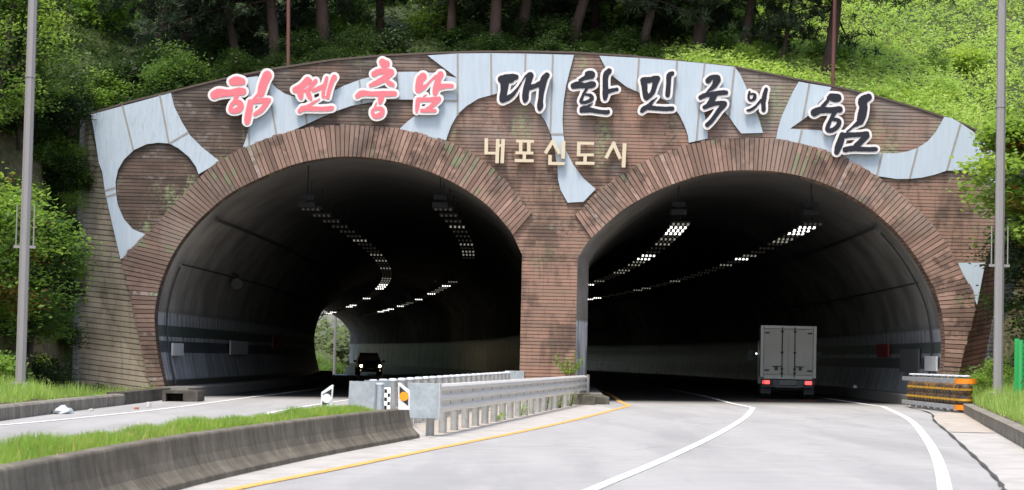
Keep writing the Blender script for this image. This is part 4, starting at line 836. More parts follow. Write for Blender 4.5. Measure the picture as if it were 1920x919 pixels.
# ------------------------------------------------------------------ roller barrier on the right
r0=onG(1815,776); r1=onG(1708,763); r0.z=r1.z=0; r1.y=min(r1.y,65.0)
dr=(r1-r0).normalized(); nrr=Vector((dr.y,-dr.x,0)); zb=gz(11)
rb=thing('roller_barrier','roller crash barrier with dark rollers, yellow bands and orange end caps by the right bore','crash barrier',tuple((r0+r1)/2))
M_roll=None
def rollmat():
    t=NT('roller_rubber'); p=t.sep(t.pos()); n=t.noise(t.pos(),5,5,.7); z=p[2]
    c=t.mix(t.ss(n,.4,.65),(.045,.036,.028),(.20,.105,.03)); t.base(c); t.rough(.6); return t.m
M_roll=rollmat(); M_yb=simple('yellow_band',(.62,.34,.03),.5,var=.25,scale=9); M_or=simple('orange_cap',(.85,.25,.01),.45,var=.08)
N=17; LN=(r1-r0).length
for i in range(N):
    p=r0+dr*(.35+(LN-.7)*i/(N-1)); m=MB(); z0=zb+.20
    prof=[(.10,0),(.17,.03),(.18,.10),(.18,.20),(.16,.25),(.12,.27),(.16,.29),(.18,.34),(.18,.44),(.17,.51),(.10,.54)]
    m.tube([(p.x,p.y,z0+h) for _,h in prof],[q for q,_ in prof],14); ro=part('roller',m,M_roll,rb,smooth=True)
    y=MB()
    for hh in (.115,.375): y.tube([(p.x,p.y,z0+hh),(p.x,p.y,z0+hh+.055)],[.186,.186],14)
    part('yellow_band',y,M_yb,ro)
    if i%2==0:
        k=MB(); k.cyl((p.x,p.y,zb-.05),.06,.98,'z',12); po=part('post',k,M_post,rb); c=MB(); c.tube([(p.x,p.y,zb+.925),(p.x,p.y,zb+.955),(p.x,p.y,zb+.965)],[.13,.13,.08],14); part('cap',c,M_cap,po)
for z0 in (.10,.76):
    for s in (-1,1):
        m=MB(); o=nrr*s*.21; a=r0+dr*.45+o; b=r1+o; t=nrr*s*.05
        q=[a,b,b+t,a+t]; m.hexa([tuple(v+Vector((0,0,zb+z0))) for v in q],[tuple(v+Vector((0,0,zb+z0+.11))) for v in q]); part('rail',m,M_galv,rb,bevel=.01)
    # curved orange nose
    m=MB(); pth=[r0+dr*.449+nrr*.235]+[r0+dr*(.35-math.cos(t)*.36)+nrr*math.sin(t)*.235 for t in np.linspace(math.pi/2,-math.pi/2,9)[0:]]+[r0+dr*.449-nrr*.235]
    pth=[r0+dr*.449+nrr*.235]+[r0+dr*.30-dr*math.cos(t)*.30+nrr*math.sin(t)*.235 for t in np.linspace(math.pi/2,-math.pi/2,11)]+[r0+dr*.449-nrr*.235]
    m.sweep([tuple(v+Vector((0,0,zb+z0))) for v in pth],[(-.028,-.008),(.028,-.008),(.028,.118),(-.028,.118)]); part('end_cap',m,M_or,rb)

# ------------------------------------------------------------------ lamp posts
M_pole=simple('pole_paint',(.27,.255,.25),.5,var=.06,scale=2)
def lamp_post(px,py,Y,label,arm):
    b=onY(px,py,Y); r=thing('lamp_post',label,'lamp post',tuple(b)); rad=.115
    m=MB(); m.tube([b+Vector((0,0,-.6)),b+Vector((0,0,4.5)),b+Vector((0,0,10.5))],[rad,rad*.97,rad*.85],8); part('pole',m,M_pole,r)
    m=MB(); m.box(b.x-.19,b.x+.19,b.y-.19,b.y+.19,b.z-.3,b.z+.06); part('base',m,M_conc,r,bevel=.02)
    m=MB(); m.tube([b+Vector((0,0,10.4)),b+Vector((arm*.6,0,10.9)),b+Vector((arm*2,0,11.1))],[.06,.05,.045],8); part('arm',m,M_pole,r)
    m=MB(); m.box(b.x+arm*2-.45,b.x+arm*2+.45,b.y-.15,b.y+.15,b.z+11.05,b.z+11.2); part('lamp_head',m,M_house,r,bevel=.03)
    m=MB()
    for s in (-1,1): m.tube([b+Vector((s*.19,-.02,3.05)),b+Vector((s*.19,-.02,3.95))],.016,6)
    m.box(b.x-.24,b.x+.24,b.y-.03,b.y+.03,b.z+2.99,b.z+3.05); part('flag_holder',m,M_pole,r)
    m=MB(); m.tube([b+Vector((0,0,6.75)),b+Vector((0,0,6.80))],[rad*.99+.006]*2,8); part('joint_collar',m,M_pole,r)
lamp_post(38,722,49,'tall brown-grey lamp post rising from the grass at the left edge',1)
lamp_post(1871,740,52.5,'tall brown-grey lamp post rising from the grass at the right edge',-1)
# rusty thin poles on top
M_rust=simple('rust_paint',(.14,.055,.045),.8)
for a,b,lab in (((541,131),(541,-60),'thin rusty pole standing behind the portal top on the left'),((1561,166),(1567,-60),'thin rusty pole standing behind the portal top beside a leaning pine on the right')):
    p=onY(*a,D+.9); q=onY(*b,D+.9); m=MB(); m.tube([p+Vector((0,0,-.3)),q],.055,8); o=solo('rusty_pole',m,M_rust,lab,'pole',tuple(p))
# green fence on the right bank
def fence():
    Y=50.0; z0=onY(1905,742,Y).z; z1=onY(1905,640,Y).z; x0=onY(1910,690,Y).x
    r=thing('green_fence','bright green slatted plastic fence at the right edge','fence',(x0,Y,z0)); mg=simple('green_plastic',(.035,.36,.10),.45,var=.08)
    m=MB(); m.tube([(x0-.0,Y-.2,z0-.4),(x0-.0,Y-.2,z1+.03)],.055,10); part('post',m,mg,r)
    m=MB()
    for k in range(9):
        z=z0+.08+k*(z1-z0-.1)/9; m.box(x0-.02,x0+2.6,Y-.06,Y-.03,z,z+(z1-z0-.1)/9*.78)
    part('slat_panel',m,mg,r)
    m=MB()
    for k in range(10):
        m.box(x0-.1+k*.27,x0+.0+k*.27,Y-.029,Y-.005,z0-.2,z1+.06)
    part('upright',m,mg,r)
fence()
# litter
def bag():
    p=onG(118,776); m=MB(); rg=random.Random(5); n=9
    vs=[]; 
    for j in range(5):
        for i in range(n):
            t=2*math.pi*i/n; k=(1,1.05,.8,.5,.15)[j]*(1+.25*rg.uniform(-1,1)); vs.append((p.x+.20*k*math.cos(t),p.y+.3*k*math.sin(t),p.z+.01+(.0,.05,.09,.12,.14)[j]*(1+.3*rg.uniform(-1,1))))
    m.add(vs,[(j*n+i,j*n+(i+1)%n,(j+1)*n+(i+1)%n,(j+1)*n+i) for j in range(4) for i in range(n)]+[tuple(4*n+i for i in range(n))]); solo('plastic_bag',m,simple('bag_film',(.55,.58,.60),.4),'crumpled white plastic bag in the left gutter','litter',tuple(p),smooth=False)
    p=onG(278,764); m=MB(); m.tube([(p.x,p.y,p.z+.01),(p.x+.02,p.y,p.z+.12)],[.045,.06],12); solo('paper_cup',m,simple('cup_white',(.7,.68,.65),.6),'small white paper cup standing in the left gutter','litter',tuple(p))
    rg=random.Random(9)
    for (x,y,c,lab) in ((255,768,(.35,.10,.06),'small red scrap of litter in the left gutter near the cup'),(170,771,(.45,.40,.33),'small tan scrap of litter right of the plastic bag'),(1822,779,(.6,.6,.58),'crumpled white scrap at the foot of the roller barrier')):
        p=onG(x,y); m=MB(); m.hexa([(p.x-.05,p.y-.05,p.z+.008),(p.x+.05,p.y-.03,p.z+.008),(p.x+.06,p.y+.05,p.z+.008),(p.x-.03,p.y+.05,p.z+.008)],[(p.x-.03,p.y-.03,p.z+.05),(p.x+.04,p.y-.04,p.z+.03),(p.x+.05,p.y+.02,p.z+.06),(p.x-.03,p.y+.04,p.z+.03)]); solo('litter_scrap',m,simple('scrap_%d'%x,c,.8),lab,'litter',tuple(p))
bag()
# ------------------------------------------------------------------ vegetation
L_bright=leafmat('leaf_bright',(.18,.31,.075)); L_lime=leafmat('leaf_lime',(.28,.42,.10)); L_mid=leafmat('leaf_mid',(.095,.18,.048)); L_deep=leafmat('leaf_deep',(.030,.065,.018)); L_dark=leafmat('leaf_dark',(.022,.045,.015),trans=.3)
L_pine=leafmat('pine_needle',(.026,.046,.022),trans=.2,rough=.6); L_haze=leafmat('leaf_far_haze',(.15,.20,.13)); L_rust=leafmat('leaf_rust',(.15,.085,.03)); L_grass=leafmat('grass_blade',(.27,.42,.095)); L_weed=leafmat('weed_leaf',(.30,.46,.14)); L_dry=leafmat('dry_stem',(.19,.17,.07),trans=.2)  # distant leaves are paler: haze painted into their colour
M_bark=simple('bark',(.055,.038,.028),.9,var=.35,scale=5); M_pbark=simple('pine_bark',(.060,.036,.028),.9,var=.45,scale=4); M_twig=simple('twig',(.07,.05,.035),.9)
def leaf_quads(C,size,rng,flat=.5,asp=.5,droop=.0):
    """diamond leaves at C; normals lean up by flat"""
    n=len(C); th=rng.uniform(0,2*np.pi,n); nz=rng.normal(0,1,(n,3)); nz[:,2]=np.abs(nz[:,2])+flat*2; nz/=np.linalg.norm(nz,axis=1)[:,None]
    a=np.stack([np.cos(th),np.sin(th),rng.normal(-droop,.35,n)],1); a-=nz*np.sum(a*nz,1)[:,None]; a/=np.linalg.norm(a,axis=1)[:,None]; b=np.cross(nz,a)
    s=(size*rng.uniform(.65,1.3,n))[:,None]
    V=np.empty((n,4,3)); V[:,0]=C-a*s*.5; V[:,1]=C+b*s*asp*.5-a*s*.05+nz*s*.06; V[:,2]=C+a*s*.55-nz*s*.05; V[:,3]=C-b*s*asp*.5-a*s*.05+nz*s*.06
    return V
def bush_mesh(name,seed,nclump,per,size,mat,squash=.8,cl=.26,twig=M_twig,spread=1.0,asp=.5):
    rng=np.random.default_rng(seed); 
    d=rng.normal(0,1,(nclump,3)); d/=np.linalg.norm(d,axis=1)[:,None]; rad=rng.uniform(.25,1,nclump)**.45
    lob=1+.22*np.sin(d[:,0]*4+seed)+.18*np.sin(d[:,1]*5+seed*2)+.15*np.sin(d[:,2]*6)
    cc=d*(rad*lob)[:,None]*np.array([1,1,squash])*.85; cc[:,2]+=squash*.8; cc=cc[cc[:,2]>.04]
    C=[];T=[]
    for k,c in enumerate(cc):
        m=int(per*rng.uniform(.5,1.4)); e=rng.normal(0,1,(m,3))*np.array([cl,cl,cl*.55]); C.append(c+e); T.append(np.clip(rng.normal(rng.uniform(.25,.75),.16,m),0,1))
    C=np.concatenate(C); T=np.concatenate(T); V=leaf_quads(C,size,rng,.45,asp); n=len(C)
    # stems
    S=[];ns=0
    sv=[]
    for c in cc[:: max(1,len(cc)//14)]:
        base=np.array([c[0]*.12,c[1]*.12,-.1]); w=.018
        for ax_ in (np.array([w,0,0]),np.array([0,w,0])): sv.append([base-ax_,base+ax_,c+ax_*.3,c-ax_*.3])
    sv=np.array(sv); allv=np.concatenate([V.reshape(-1,3),sv.reshape(-1,3)]); nq=n+len(sv)
    return fast_quads(name,allv,nq,np.concatenate([T,np.full(len(sv),.4)]),[mat,twig],np.concatenate([np.zeros(n),np.ones(len(sv))]))
BM=[bush_mesh('shrub_a',1,60,46,.15,L_mid),bush_mesh('shrub_b',2,46,60,.12,L_mid,.95),bush_mesh('shrub_c',3,70,36,.19,L_mid,.7,.22),bush_mesh('shrub_d',4,40,60,.14,L_mid,1.15,.24)]
SHR={}
def shrub(x,y,z,s,mat,label,group,k=None,sz=1.0,name='shrub'):
    me=BM[random.randrange(4) if k is None else k]; o=bpy.data.objects.new(name,me); COL.objects.link(o)
    o.location=(x,y,z-.05); o.rotation_euler=(random.uniform(-.1,.1),random.uniform(-.1,.1),random.uniform(0,6.28)); o.scale=(s,s,s*sz)
    o.material_slots[0].link='OBJECT'; o.material_slots[0].material=mat
    return tag(o,label,'shrub',group)

# ---- pines behind the portal top
def pine_mesh(seed,h,lean,r0):
    rng=np.random.default_rng(seed); rg=random.Random(seed); mb=MB()
    tr=[]; x=y=0
    for i in range(9):
        t=i/8; tr.append((lean*h*t+.10*math.sin(t*5+seed)*h*.08,.12*math.sin(t*4+seed*2),t*h-.5*(i==0)))
    mb.tube(tr,[r0*(1.15 if i==0 else 1-.72*i/8) for i in range(9)],9)
    C=[];A=[];T=[]
    def at(t):
        k=min(7,int(t*8)); f=t*8-k; return np.array(tr[k])*(1-f)+np.array(tr[k+1])*f
    lim=MB()
    for i in range(38):
        t=rg.uniform(.24,.95); p=at(t); a=rg.uniform(0,6.28); L=h*(.34*(1-t)+.13)*rg.uniform(.6,1.15)
        if t<.3: L*=rg.uniform(.6,1.1)
        pts=[p]; d=np.array([math.cos(a),math.sin(a),rg.uniform(-.30,.18)]); q=p.copy()
        for s in range(4):
            q=q+d*L/4; d=d+np.array([rg.uniform(-.3,.3),rg.uniform(-.3,.3),rg.uniform(-.22,.18)]); pts.append(q.copy())
        lim.tube([tuple(v) for v in pts],[.045*(1.2-t),.035*(1.2-t),.025,.015,.007],5,cap=False)
        dead = t<.30 and rg.random()<.35
        for s in (1,2,3,4):
            for k in range(0 if dead else (3 if s<3 else 6)):
                c=pts[s]+np.array([rg.gauss(0,.28),rg.gauss(0,.28),rg.gauss(.03,.14)]); m=26
                dd=rng.normal(0,1,(m,3)); dd[:,2]+=.45; dd/=np.linalg.norm(dd,axis=1)[:,None]
                C.append(np.repeat(c[None],m,0)+rng.normal(0,.05,(m,3))); A.append(dd); T.append(np.clip(rng.normal(rg.uniform(.25,.8),.15,m),0,1))
        if dead:
            for s in (2,3):
                for k in range(2):
                    e=pts[s]+np.array([rg.gauss(0,.35),rg.gauss(0,.35),rg.gauss(0,.2)]); lim.tube([tuple(pts[s]),tuple(e)],[.012,.004],4,cap=False)
    C=np.concatenate(C);A=np.concatenate(A);T=np.concatenate(T); n=len(C); Ln=rng.uniform(.15,.27,n)[:,None]
    b=np.cross(A,rng.normal(0,1,(n,3))); b/=np.linalg.norm(b,axis=1)[:,None]; w=.015
    V=np.empty((n,4,3)); V[:,0]=C-b*w; V[:,1]=C+b*w; V[:,2]=C+A*Ln+b*w*.4; V[:,3]=C+A*Ln-b*w*.4
    return mesh_of('pine_trunk',mb,M_pbark,True), mesh_of('pine_limbs',lim,M_pbark,True), fast_quads('pine_crown',V.reshape(-1,3),n,T,L_pine)
PM=[pine_mesh(11,7.0,.03,.17),pine_mesh(12,7.6,-.06,.19),pine_mesh(13,6.6,.10,.15),pine_mesh(14,7.2,-.02,.16)]
def pine(px,py,Y,k,label,s=1.0,rz=None,leanpx=0):
    q=onY(px,py,Y); z=terrain(q.x,Y); r=thing('pine_tree',label,'pine tree',(q.x,Y,z-.1),random.uniform(0,6.28) if rz is None else rz,'pines along the portal top'); r.scale=(s,s,s)
    r.rotation_euler=(0,math.atan(leanpx),r.rotation_euler.z if not leanpx else 0)
    for nm,me in zip(('trunk','limbs','crown'),PM[k]):
        o=bpy.data.objects.new(nm,me); COL.objects.link(o); o.parent=r
pl=[(400,125,71,0,.9,-.05),(447,118,70,2,1.0,-.35),(522,112,69.5,1,1.0,-.1),(611,100,70,1,1.15,-.06),(711,95,72.5,0,.9,0),(843,92,71,0,.95,0),(857,92,73.5,2,.85,.1),(929,98,69,1,1.05,.04),(980,98,70,1,1.05,.10),(1014,98,72,3,1.0,.04),(1070,98,69.3,0,1.1,.22),(1110,98,73,3,.9,.05),(1151,94,74,3,1.0,.0),(1201,108,69,0,.9,.18),(1234,100,73,3,.85,.04),(1311,118,69.4,1,1.2,.06),(1326,112,72,2,.9,.03),(1393,130,69.5,1,1.0,.16),(1461,142,69,2,.55,.06),(1551,160,69,1,1.1,.14),(480,110,77,0,1.1,0),(350,130,74,3,1.1,-.1),(300,140,73,1,1.05,.1),(565,100,75,3,1.05,0)]
wordy={400:'dark leaning pine behind the first pink letter',447:'pine with a strongly slanting trunk above the first pink letter',522:'upright dark pine left of the second pink letter beside the rusty pole',611:'thick dark pine above the second pink letter',711:'slim pine directly above the third pink letter',843:'slim reddish pine left of the big blue panel top',857:'leaning pine just behind the slim reddish one',929:'straight dark pine above the first charcoal letter',980:'dark pine leaning right above the blue panel seam',1014:'straight pine right of the leaning pine above the blue panel',1070:'pine slanting strongly right above the central panel edge',1110:'thin pine behind the strongly slanting central pine',1151:'straight dark pine above the second charcoal letter',1201:'crooked thin pine above the third charcoal letter',1234:'thin background pine above the third charcoal letter',1311:'thick two-tone pine above the zigzag letter',1326:'second trunk close beside the thick pine above the zigzag letter',1393:'reddish pine leaning right where the bright slope begins',1461:'small crooked pale pine on the bright slope',1551:'bare-trunked pine beside the right rusty pole, rightmost of the pines',480:'background pine deep in shade on the left',660:'background pine deep in shade above the left arch crown',780:'background pine behind the reddish trunk',1040:'background pine behind the central trunks',1270:'background pine left of the thick two-tone pine',350:'dark pine at the left end of the wood',300:'leftmost dark pine beside the bright green shrubs',565:'background pine right of the left rusty pole'}
for px,py,Y,k,s,ln in pl: pine(px,py,Y,k,wordy[px],s,leanpx=ln)

# ---- undergrowth below the pines and on the slopes
random.seed(21)
def rowshrubs(n,xr,yr,sr,mats,label,group,sz=(.8,1.2),cond=None):
    i=0
    while i<n:
        x=random.uniform(*xr); y=random.uniform(*yr)
        if cond and not cond(x,y): continue
        shrub(x,y,terrain(x,y),random.uniform(*sr),random.choice(mats),label,group,sz=random.uniform(*sz)); i+=1
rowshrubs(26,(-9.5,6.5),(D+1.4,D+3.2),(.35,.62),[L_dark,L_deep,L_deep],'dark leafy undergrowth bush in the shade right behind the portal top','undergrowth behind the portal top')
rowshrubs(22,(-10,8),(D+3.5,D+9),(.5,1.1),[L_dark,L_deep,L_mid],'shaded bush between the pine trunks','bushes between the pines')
rowshrubs(16,(-9,9),(D+9,D+17),(.9,1.6),[L_mid,L_bright,L_lime],'larger bush on the slope behind the pines','bushes behind the pines')  # sunlight between the trunks put into leaf colours, here and next row
rowshrubs(18,(-3,11),(D+13,D+22),(.9,1.6),[L_bright,L_lime,L_bright],'bright bush glimpsed behind the pine trunks, sunlight put into its leaf colour','bright bushes behind the pines')
rowshrubs(24,(6,14),(D+1.3,D+5),(.25,.45),[L_bright,L_lime,L_weed],'low bright green shrub on the slope just above the right shoulder of the portal','low shrubs on the right slope')
rowshrubs(34,(7,26),(D+4,D+22),(.30,.75),[L_bright,L_weed,L_lime,L_mid,L_mid],'bright green shrub higher up on the right slope','shrubs high on the right slope')
rowshrubs(8,(8,22),(D+14,D+26),(1.2,2.0),[L_mid,L_bright],'large leafy bush at the top of the right slope','large bushes at the top of the right slope')
# left hillside: bright at the top, dark towards the portal
rowshrubs(26,(-22,-12.5),(D+2,D+14),(.7,1.4),[L_bright,L_lime,L_lime],'bright green leafy bush on the upper left hillside','bushes on the upper left hillside')
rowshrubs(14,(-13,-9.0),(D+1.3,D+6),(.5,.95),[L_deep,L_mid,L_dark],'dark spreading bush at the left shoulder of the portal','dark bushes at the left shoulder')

def leaf_tree(name,seed,base,h,cw,nl,size,mats,label,cat,trunk_r,crown_z=.25,per=70,group=None,squash=1.0,off=(0,0),cl=.30,bark=None,flat=.45,asp=.55):
    rng=np.random.default_rng(seed); rg=random.Random(seed); base=Vector(base); r=thing(name,label,cat,tuple(base),0,group)
    tr=[Vector((math.sin(t*4+seed)*.05*h*t+off[0]*t,math.cos(t*3+seed)*.04*h*t+off[1]*t,t*h*.85-(.3 if t==0 else 0))) for t in np.linspace(0,1,7)]
    m=MB(); m.tube(tr,[trunk_r*(1.2-t) for t in np.linspace(0,1,7)],8); part('trunk',m,bark or M_bark,r,smooth=True,local=True)
    lm=MB(); cents=[]
    for i in range(nl):
        t=rg.uniform(crown_z,1); k=min(5,int(t*6)); f=t*6-k; p=tr[k].lerp(tr[k+1],f); a=rg.uniform(0,6.28)
        prof=math.sin(math.pi*min(1,max(.08,(t-crown_z)/(1.02-crown_z)))**.75)*.8+.25
        L=cw*prof*rg.uniform(.45,1.08); e=p+Vector((math.cos(a)*L,math.sin(a)*L,L*rg.uniform(-.12,.35)*squash)); mid=p.lerp(e,.5)+Vector((0,0,.08*L))
        lm.tube([p,mid,e],[trunk_r*.32,trunk_r*.18,trunk_r*.05],5,cap=False)
        for f in (.45,.72,.9,1.0): 
            if rg.random()<.85: cents.append(p.lerp(e,f)+Vector((rg.gauss(0,.18),rg.gauss(0,.18),rg.gauss(0,.12))))
    part('limbs',lm,bark or M_bark,r,smooth=True,local=True)
    C=[];T=[];MI=[]
    for c in cents:
        k=int(per*rg.uniform(.4,1.4)); C.append(np.array(c)+rng.normal(0,1,(k,3))*np.array([cl,cl,cl*.45])); T.append(np.clip(rng.normal(rg.uniform(.2,.8),.15,k),0,1)); MI.append(np.full(k,0 if (len(mats)==1 or rg.random()>.16) else rg.randrange(1,len(mats))))
    C=np.concatenate(C);T=np.concatenate(T);MI=np.concatenate(MI); V=leaf_quads(C,size,rng,flat,asp)
    me=fast_quads('crown',V.reshape(-1,3),len(C),T,mats,MI); o=bpy.data.objects.new('crown',me); COL.objects.link(o); o.parent=r
    return r
def at(px,py,Y): return onY(px,py,Y)
def gt(x,y): return (x,y,terrain(x,y))
# left foreground trees
p=at(95,700,58); leaf_tree('broadleaf_tree',31,gt(-12.9,60.0),6.0,1.45,42,.135,[L_mid,L_bright,L_deep],'green layered tree hiding the left end of the portal, beside the lamp post','tree',.11,.34,90,squash=.5,cl=.33,flat=.9)
leaf_tree('broadleaf_tree',32,gt(-13.3,57.0),5.4,1.5,36,.15,[L_bright,L_lime,L_rust],'yellow-green young tree behind the left lamp post','tree',.09,.2,80,squash=.6,cl=.32,flat=.8)
leaf_tree('broadleaf_tree',36,gt(-14.6,63.0),7.6,1.7,36,.13,[L_mid,L_bright],'mid green tree on the bank at the far left edge','tree',.11,.25,80,cl=.32)
# right tree with reddish leaves
leaf_tree('maple_tree',33,gt(14.3,60.0),7.9,2.0,46,.165,[L_bright,L_rust,L_mid,L_lime],'broad-leaved tree with some rusty leaves behind the right lamp post','tree',.10,.50,88,cl=.30,flat=.7,asp=.8)
leaf_tree('broadleaf_tree',34,gt(14.3,60.8),5.2,1.35,36,.13,[L_deep,L_mid,L_dark],'dark layered tree below the rusty-leaved tree on the right','tree',.09,.15,80,squash=.5,cl=.3,flat=.9)
leaf_tree('broadleaf_tree',35,gt(17.2,63.0),9.0,2.4,40,.15,[L_bright,L_mid],'bright green tree beyond the right edge of the portal','tree',.13,.3,80,cl=.36)
# bank bushes
random.seed(5)
for x,y,s,m,lab in ((-11.75,51,.55,L_bright,'bright bush at the foot of the left lamp post'),(-12.6,53.5,.9,L_mid,'leafy bush behind the left lamp post near the kerb'),(-12.9,56.5,1.0,L_mid,'full green bush left of the end wall'),(-12.9,62,.8,L_dark,'dark bush in the gap beside the end wall'),(-13.6,50.5,1.0,L_bright,'bright bush at the left edge of the photo low down'),(-14.2,54.5,1.5,L_mid,'large bush at the left edge behind the lamp post'),(-15.2,59,1.8,L_bright,'tall bright bush at the left edge in the middle'),(13.3,56,.75,L_deep,'dark bush left of the green fence'),(13.9,54.5,1.0,L_mid,'bush behind the green fence'),(14.6,58.5,1.2,L_dark,'dark bush behind the right lamp post'),(12.7,58.6,.5,L_bright,'small bright bush by the right end wall')):
    shrub(x,y,terrain(x,y),s,m,lab,None)

# ---- ground cover
def stuff_mesh(name,V,T,mat,label,cat='grass'):
    n=len(V); me=fast_quads(name,V.reshape(-1,3),n,T,mat); o=bpy.data.objects.new(name,me); COL.objects.link(o); return tag(o,label,cat,None,'stuff')
def blades(P,h,w,rng,lean=.35):
    n=len(P); a=rng.uniform(0,2*np.pi,n); d=np.stack([np.cos(a),np.sin(a),np.zeros(n)],1); h=(h*rng.uniform(.5,1.35,n))[:,None]; b=np.stack([-np.sin(a),np.cos(a),np.zeros(n)],1)*w
    up=np.array([0,0,1.0]); l=rng.uniform(.1,1,n)[:,None]*lean
    V=np.empty((n,4,3)); V[:,0]=P-b; V[:,1]=P+b; V[:,2]=P+up*h+d*h*l+b*.15; V[:,3]=P+up*h+d*h*l-b*.15
    return V
rng=np.random.default_rng(3)
n=60000; y=rng.uniform(12,33.6,n); xl=np.interp(y,ly,lx)+.10; xr=np.interp(y,by,bx_)-.36; u=rng.uniform(0,1,n); x=xl+(xr-xl)*u
keep=(np.sin(x*9+y*1.3)+np.sin(y*2.1-x*4)+rng.normal(0,.8,n))>-1.5; keep&=~((u>.9)&(rng.uniform(0,1,n)<.55)); x=x[keep];y=y[keep];u=u[keep]
P=np.stack([x,y,np.clip(x,-16,18)*SL+.37+.05*np.sin(u*3.14)],1); V=blades(P,.105*(1+.45*np.sin(x*3.1+y*.9)*np.sin(y*2.3)),.0055,rng,.8)
stuff_mesh('median_grass',V,np.clip(rng.normal(.55,.2,len(P))+.12*np.sin(y*1.7),0,1),L_grass,'short bright grass growing on the median')
def bank_grass(name,xf,yr,n,h,w,label,mat=L_weed):
    y=rng.uniform(*yr,n); x=np.array([xf(v) for v in y]); z=np.array([terrain(a,b) for a,b in zip(x,y)]); P=np.stack([x,y,z],1); hh=h*(.7+.5*np.sin(x*2.1)*np.sin(y*1.3)); V=blades(P,hh,w,rng,.6)
    stuff_mesh(name,V,np.clip(rng.normal(.5,.22,n),0,1),mat,label)
bank_grass('bank_grass',lambda v:-9.75-abs(rng.normal(0,1.3)),(36,64),16000,.30,.010,'tall tufted grass on the left roadside bank')
bank_grass('bank_grass',lambda v:float(np.interp(v,[p.y for p in rkp],[p.x for p in rkp]))+.25+abs(rng.normal(0,1.1)),(30,65),16000,.28,.010,'tall tufted grass on the right roadside bank')
# weeds over the hillside
n=34000; y=D+.9+rng.uniform(0,1,n)**1.5*30; x=rng.uniform(-26,28,n); dens=np.where(x>5,1.0,np.where(x<-10,.7,.35)); keep=rng.uniform(0,1,n)<dens; x=x[keep];y=y[keep]
C=[];T=[]
for a,b in zip(x,y):
    z=terrain(a,b); hgt=rng.uniform(.2,.55)*(1.15 if a>5 else .8); m=9; t=rng.uniform(.1,1,m); C.append(np.stack([a+rng.normal(0,.12,m),b+rng.normal(0,.12,m),z+t*hgt],1)); T.append(np.clip(rng.normal(.38+.42*math.sin(a*.8+b*.5)*math.sin(b*.9-a*.3)+.15,.15,m)+.15*(t-.5),0,1))
C=np.concatenate(C);T=np.concatenate(T); V=leaf_quads(C,.135,rng,.3,.45); right=C[:,0]>4.5
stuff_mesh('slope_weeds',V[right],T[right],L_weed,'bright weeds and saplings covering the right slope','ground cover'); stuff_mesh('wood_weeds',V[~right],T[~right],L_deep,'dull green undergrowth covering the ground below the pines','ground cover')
n=9500; x=rng.uniform(4,26,n); y=D+1+rng.uniform(0,1,n)**1.3*26; P=np.stack([x,y,[terrain(a,b) for a,b in zip(x,y)]],1); keep=np.sin(x*.7)+np.sin(y*.9+x*.3)>.4; V=blades(P[keep],.62,.008,rng,.35)
stuff_mesh('dry_grass',V,rng.uniform(.2,.9,len(V)),L_dry,'dry straw-coloured stems among the green weeds on the right slope')
# weeds by guardrail and plant on the pillar foot
def weed(px,py,h,n,label,name='weed_clump',mat=L_weed,leaf=.07,w=.25,base=None):
    p=onG(px,py) if base is None else base; rg=np.random.default_rng(int(px)); r=thing(name,label,'plant',tuple(p)); m=MB(); C=[]
    for i in range(n):
        a=rg.uniform(0,6.28); hh=h*rg.uniform(.5,1.1); e=Vector((math.cos(a)*w*rg.uniform(.3,1),math.sin(a)*w*rg.uniform(.3,1),hh)); m.tube([(e.x*.2,e.y*.2,-.03),(e.x*.45,e.y*.45,hh*.55),tuple(e)],[.006,.005,.002],4,cap=False)
        for t in np.linspace(.15,1,9): C.append([e.x*(.2+.8*t)+rg.normal(0,.03),e.y*(.2+.8*t)+rg.normal(0,.03),hh*t])
    part('stem',m,M_twig,r,local=True); C=np.array(C); V=leaf_quads(C,leaf,rg,.3,.35); me=fast_quads('leaves',V.reshape(-1,3),len(C),np.clip(rg.normal(.55,.2,len(C)),0,1),mat); o=bpy.data.objects.new('leaves',me); COL.objects.link(o); o.parent=r
weed(1022,770,.62,16,'green weed clump growing between guardrail posts near the pillar'); weed(1048,766,.70,16,'taller weed clump in front of the last guardrail posts'); weed(1068,762,.5,14,'bushy weed clump at the concrete block by the pillar')
weed(930,790,.25,8,'small weed at the foot of the middle guardrail posts'); weed(975,780,.3,8,'low weed left of the taller clumps along the guardrail')
weed(1068,690,.62,13,'leafy plant sprouting in front of the central pillar above the guardrail','leafy_plant',L_bright,.17,.55,Vector((onY(1068,704,D-1.0).x,D-1.0,onY(1068,704,D-1.0).z)))
# outdoors beyond the far mouth of the left bore
random.seed(8)
for i in range(15):
    x=random.uniform(-34,-19); y=random.uniform(250,272); s=random.uniform(1.3,2.3); shrub(x,y,-1.5+random.uniform(0,.6),s,random.choice([L_bright,L_mid,L_haze]),'green bush outside the far mouth of the left bore','bushes beyond the far mouth')
for i in range(9):
    x=random.uniform(-52,-14); y=random.uniform(296,312); shrub(x,y,-1,random.uniform(4.6,6.0),L_haze,'tall pale green tree mass beyond the far mouth of the left bore','trees beyond the far mouth')
m=MB(); q=onY(628,640,246); m.tube([(q.x,246,-1.5),(q.x,246,9)],.16,8); solo('far_post',m,simple('far_post',(.3,.29,.28),.8),'pale grey post beyond the far mouth of the left bore','pole',(q.x,246,-1.5))
random.seed(33)
for i in range(12):
    x=random.uniform(-17,-12.6); y=random.uniform(62.5,D+1.5); shrub(x,y,terrain(x,y),random.uniform(.5,.95),random.choice([L_mid,L_bright,L_deep,L_dark]),'leafy bush on the steep bank beside the left end wall','bushes on the left bank')
leaf_tree('broadleaf_tree',41,gt(-14.3,64.6),6.2,1.2,26,.13,[L_deep,L_mid,L_bright],'dense dark tree pressed against the earth face beside the left end wall','tree',.08,.2,80,cl=.32)
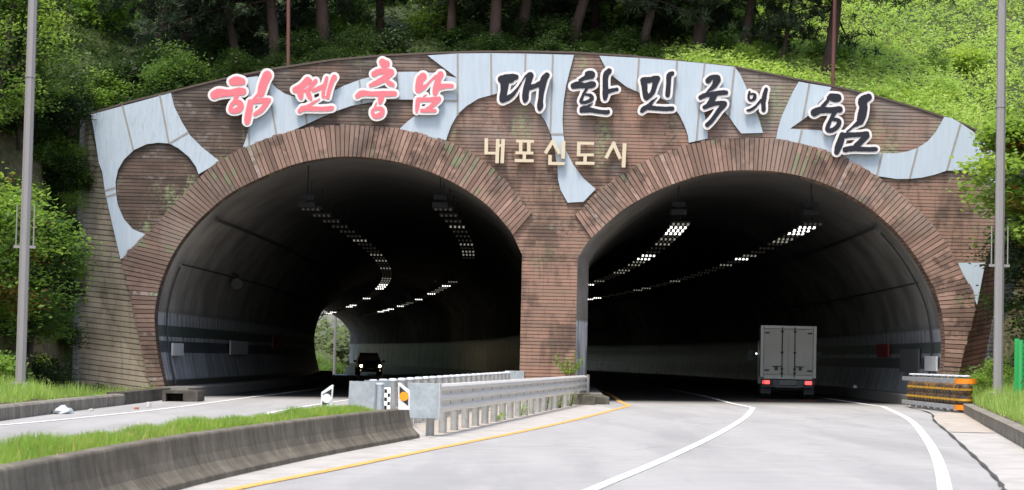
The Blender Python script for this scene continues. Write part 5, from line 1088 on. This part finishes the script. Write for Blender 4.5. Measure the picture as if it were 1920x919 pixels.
leaf_tree('broadleaf_tree',42,gt(-16.2,63.5),6.5,1.6,30,.13,[L_mid,L_bright],'leafy tree on the left bank between the lamp post and the dense dark tree','tree',.08,.2,80,cl=.34)
random.seed(44)
for i in range(14):
    x=random.uniform(-14.6,-13.1); y=random.uniform(60.5,D+.4); shrub(x,y,terrain(x,y),random.uniform(.32,.58),random.choice([L_mid,L_bright,L_deep,L_lime]),'small leafy bush clinging to the steep face beside the left end wall','bushes on the steep left face')
for i in range(46):
    x=random.uniform(-14.4,-13.0); y=D+random.uniform(.1,.7); z=random.uniform(1.2,8.3); shrub(x,y,z,random.uniform(.38,.62),random.choice([L_mid,L_bright,L_deep,L_dark]),'small leafy bush clinging to the steep face beside the left end wall','bushes on the steep left face')
# dry stalks mixed into the median grass
n=900; y=rng.uniform(12,33.6,n); xl=np.interp(y,ly,lx)+.10; xr=np.interp(y,by,bx_)-.36; u=rng.uniform(0,1,n)**.5; x=xl+(xr-xl)*u
P=np.stack([x,y,x*SL+.40],1); V=blades(P,.14,.004,rng,.9); stuff_mesh('dry_median_grass',V,rng.uniform(.3,1,n),leafmat('dry_blade',(.34,.29,.12),trans=.3),'dry straw-coloured stalks mixed into the median grass')

# weeds over both roadside banks
def bank_weeds(name,xf,n,label):
    C=[];T=[]
    for i in range(n):
        y=rng.uniform(24,D); x=xf(y); z=terrain(x,y); hgt=rng.uniform(.15,.45); m=8; t=rng.uniform(.1,1,m); C.append(np.stack([x+rng.normal(0,.14,m),y+rng.normal(0,.14,m),z+t*hgt],1)); T.append(np.clip(rng.normal(.45+.25*math.sin(x*1.3+y*.7),.16,m),0,1))
    C=np.concatenate(C); stuff_mesh(name,leaf_quads(C,.13,rng,.3,.45),np.concatenate(T),L_mid,label,'ground cover')
bank_weeds('bank_weeds',lambda y: float(np.interp(y,[p.y for p in rkp],[p.x for p in rkp]))+1.2+rng.uniform(0,1)**1.4*16,7000,'leafy weeds covering the bank on the right')
bank_weeds('bank_weeds',lambda y: -11.6-rng.uniform(0,1)**1.4*16,6000,'leafy weeds covering the bank on the left')
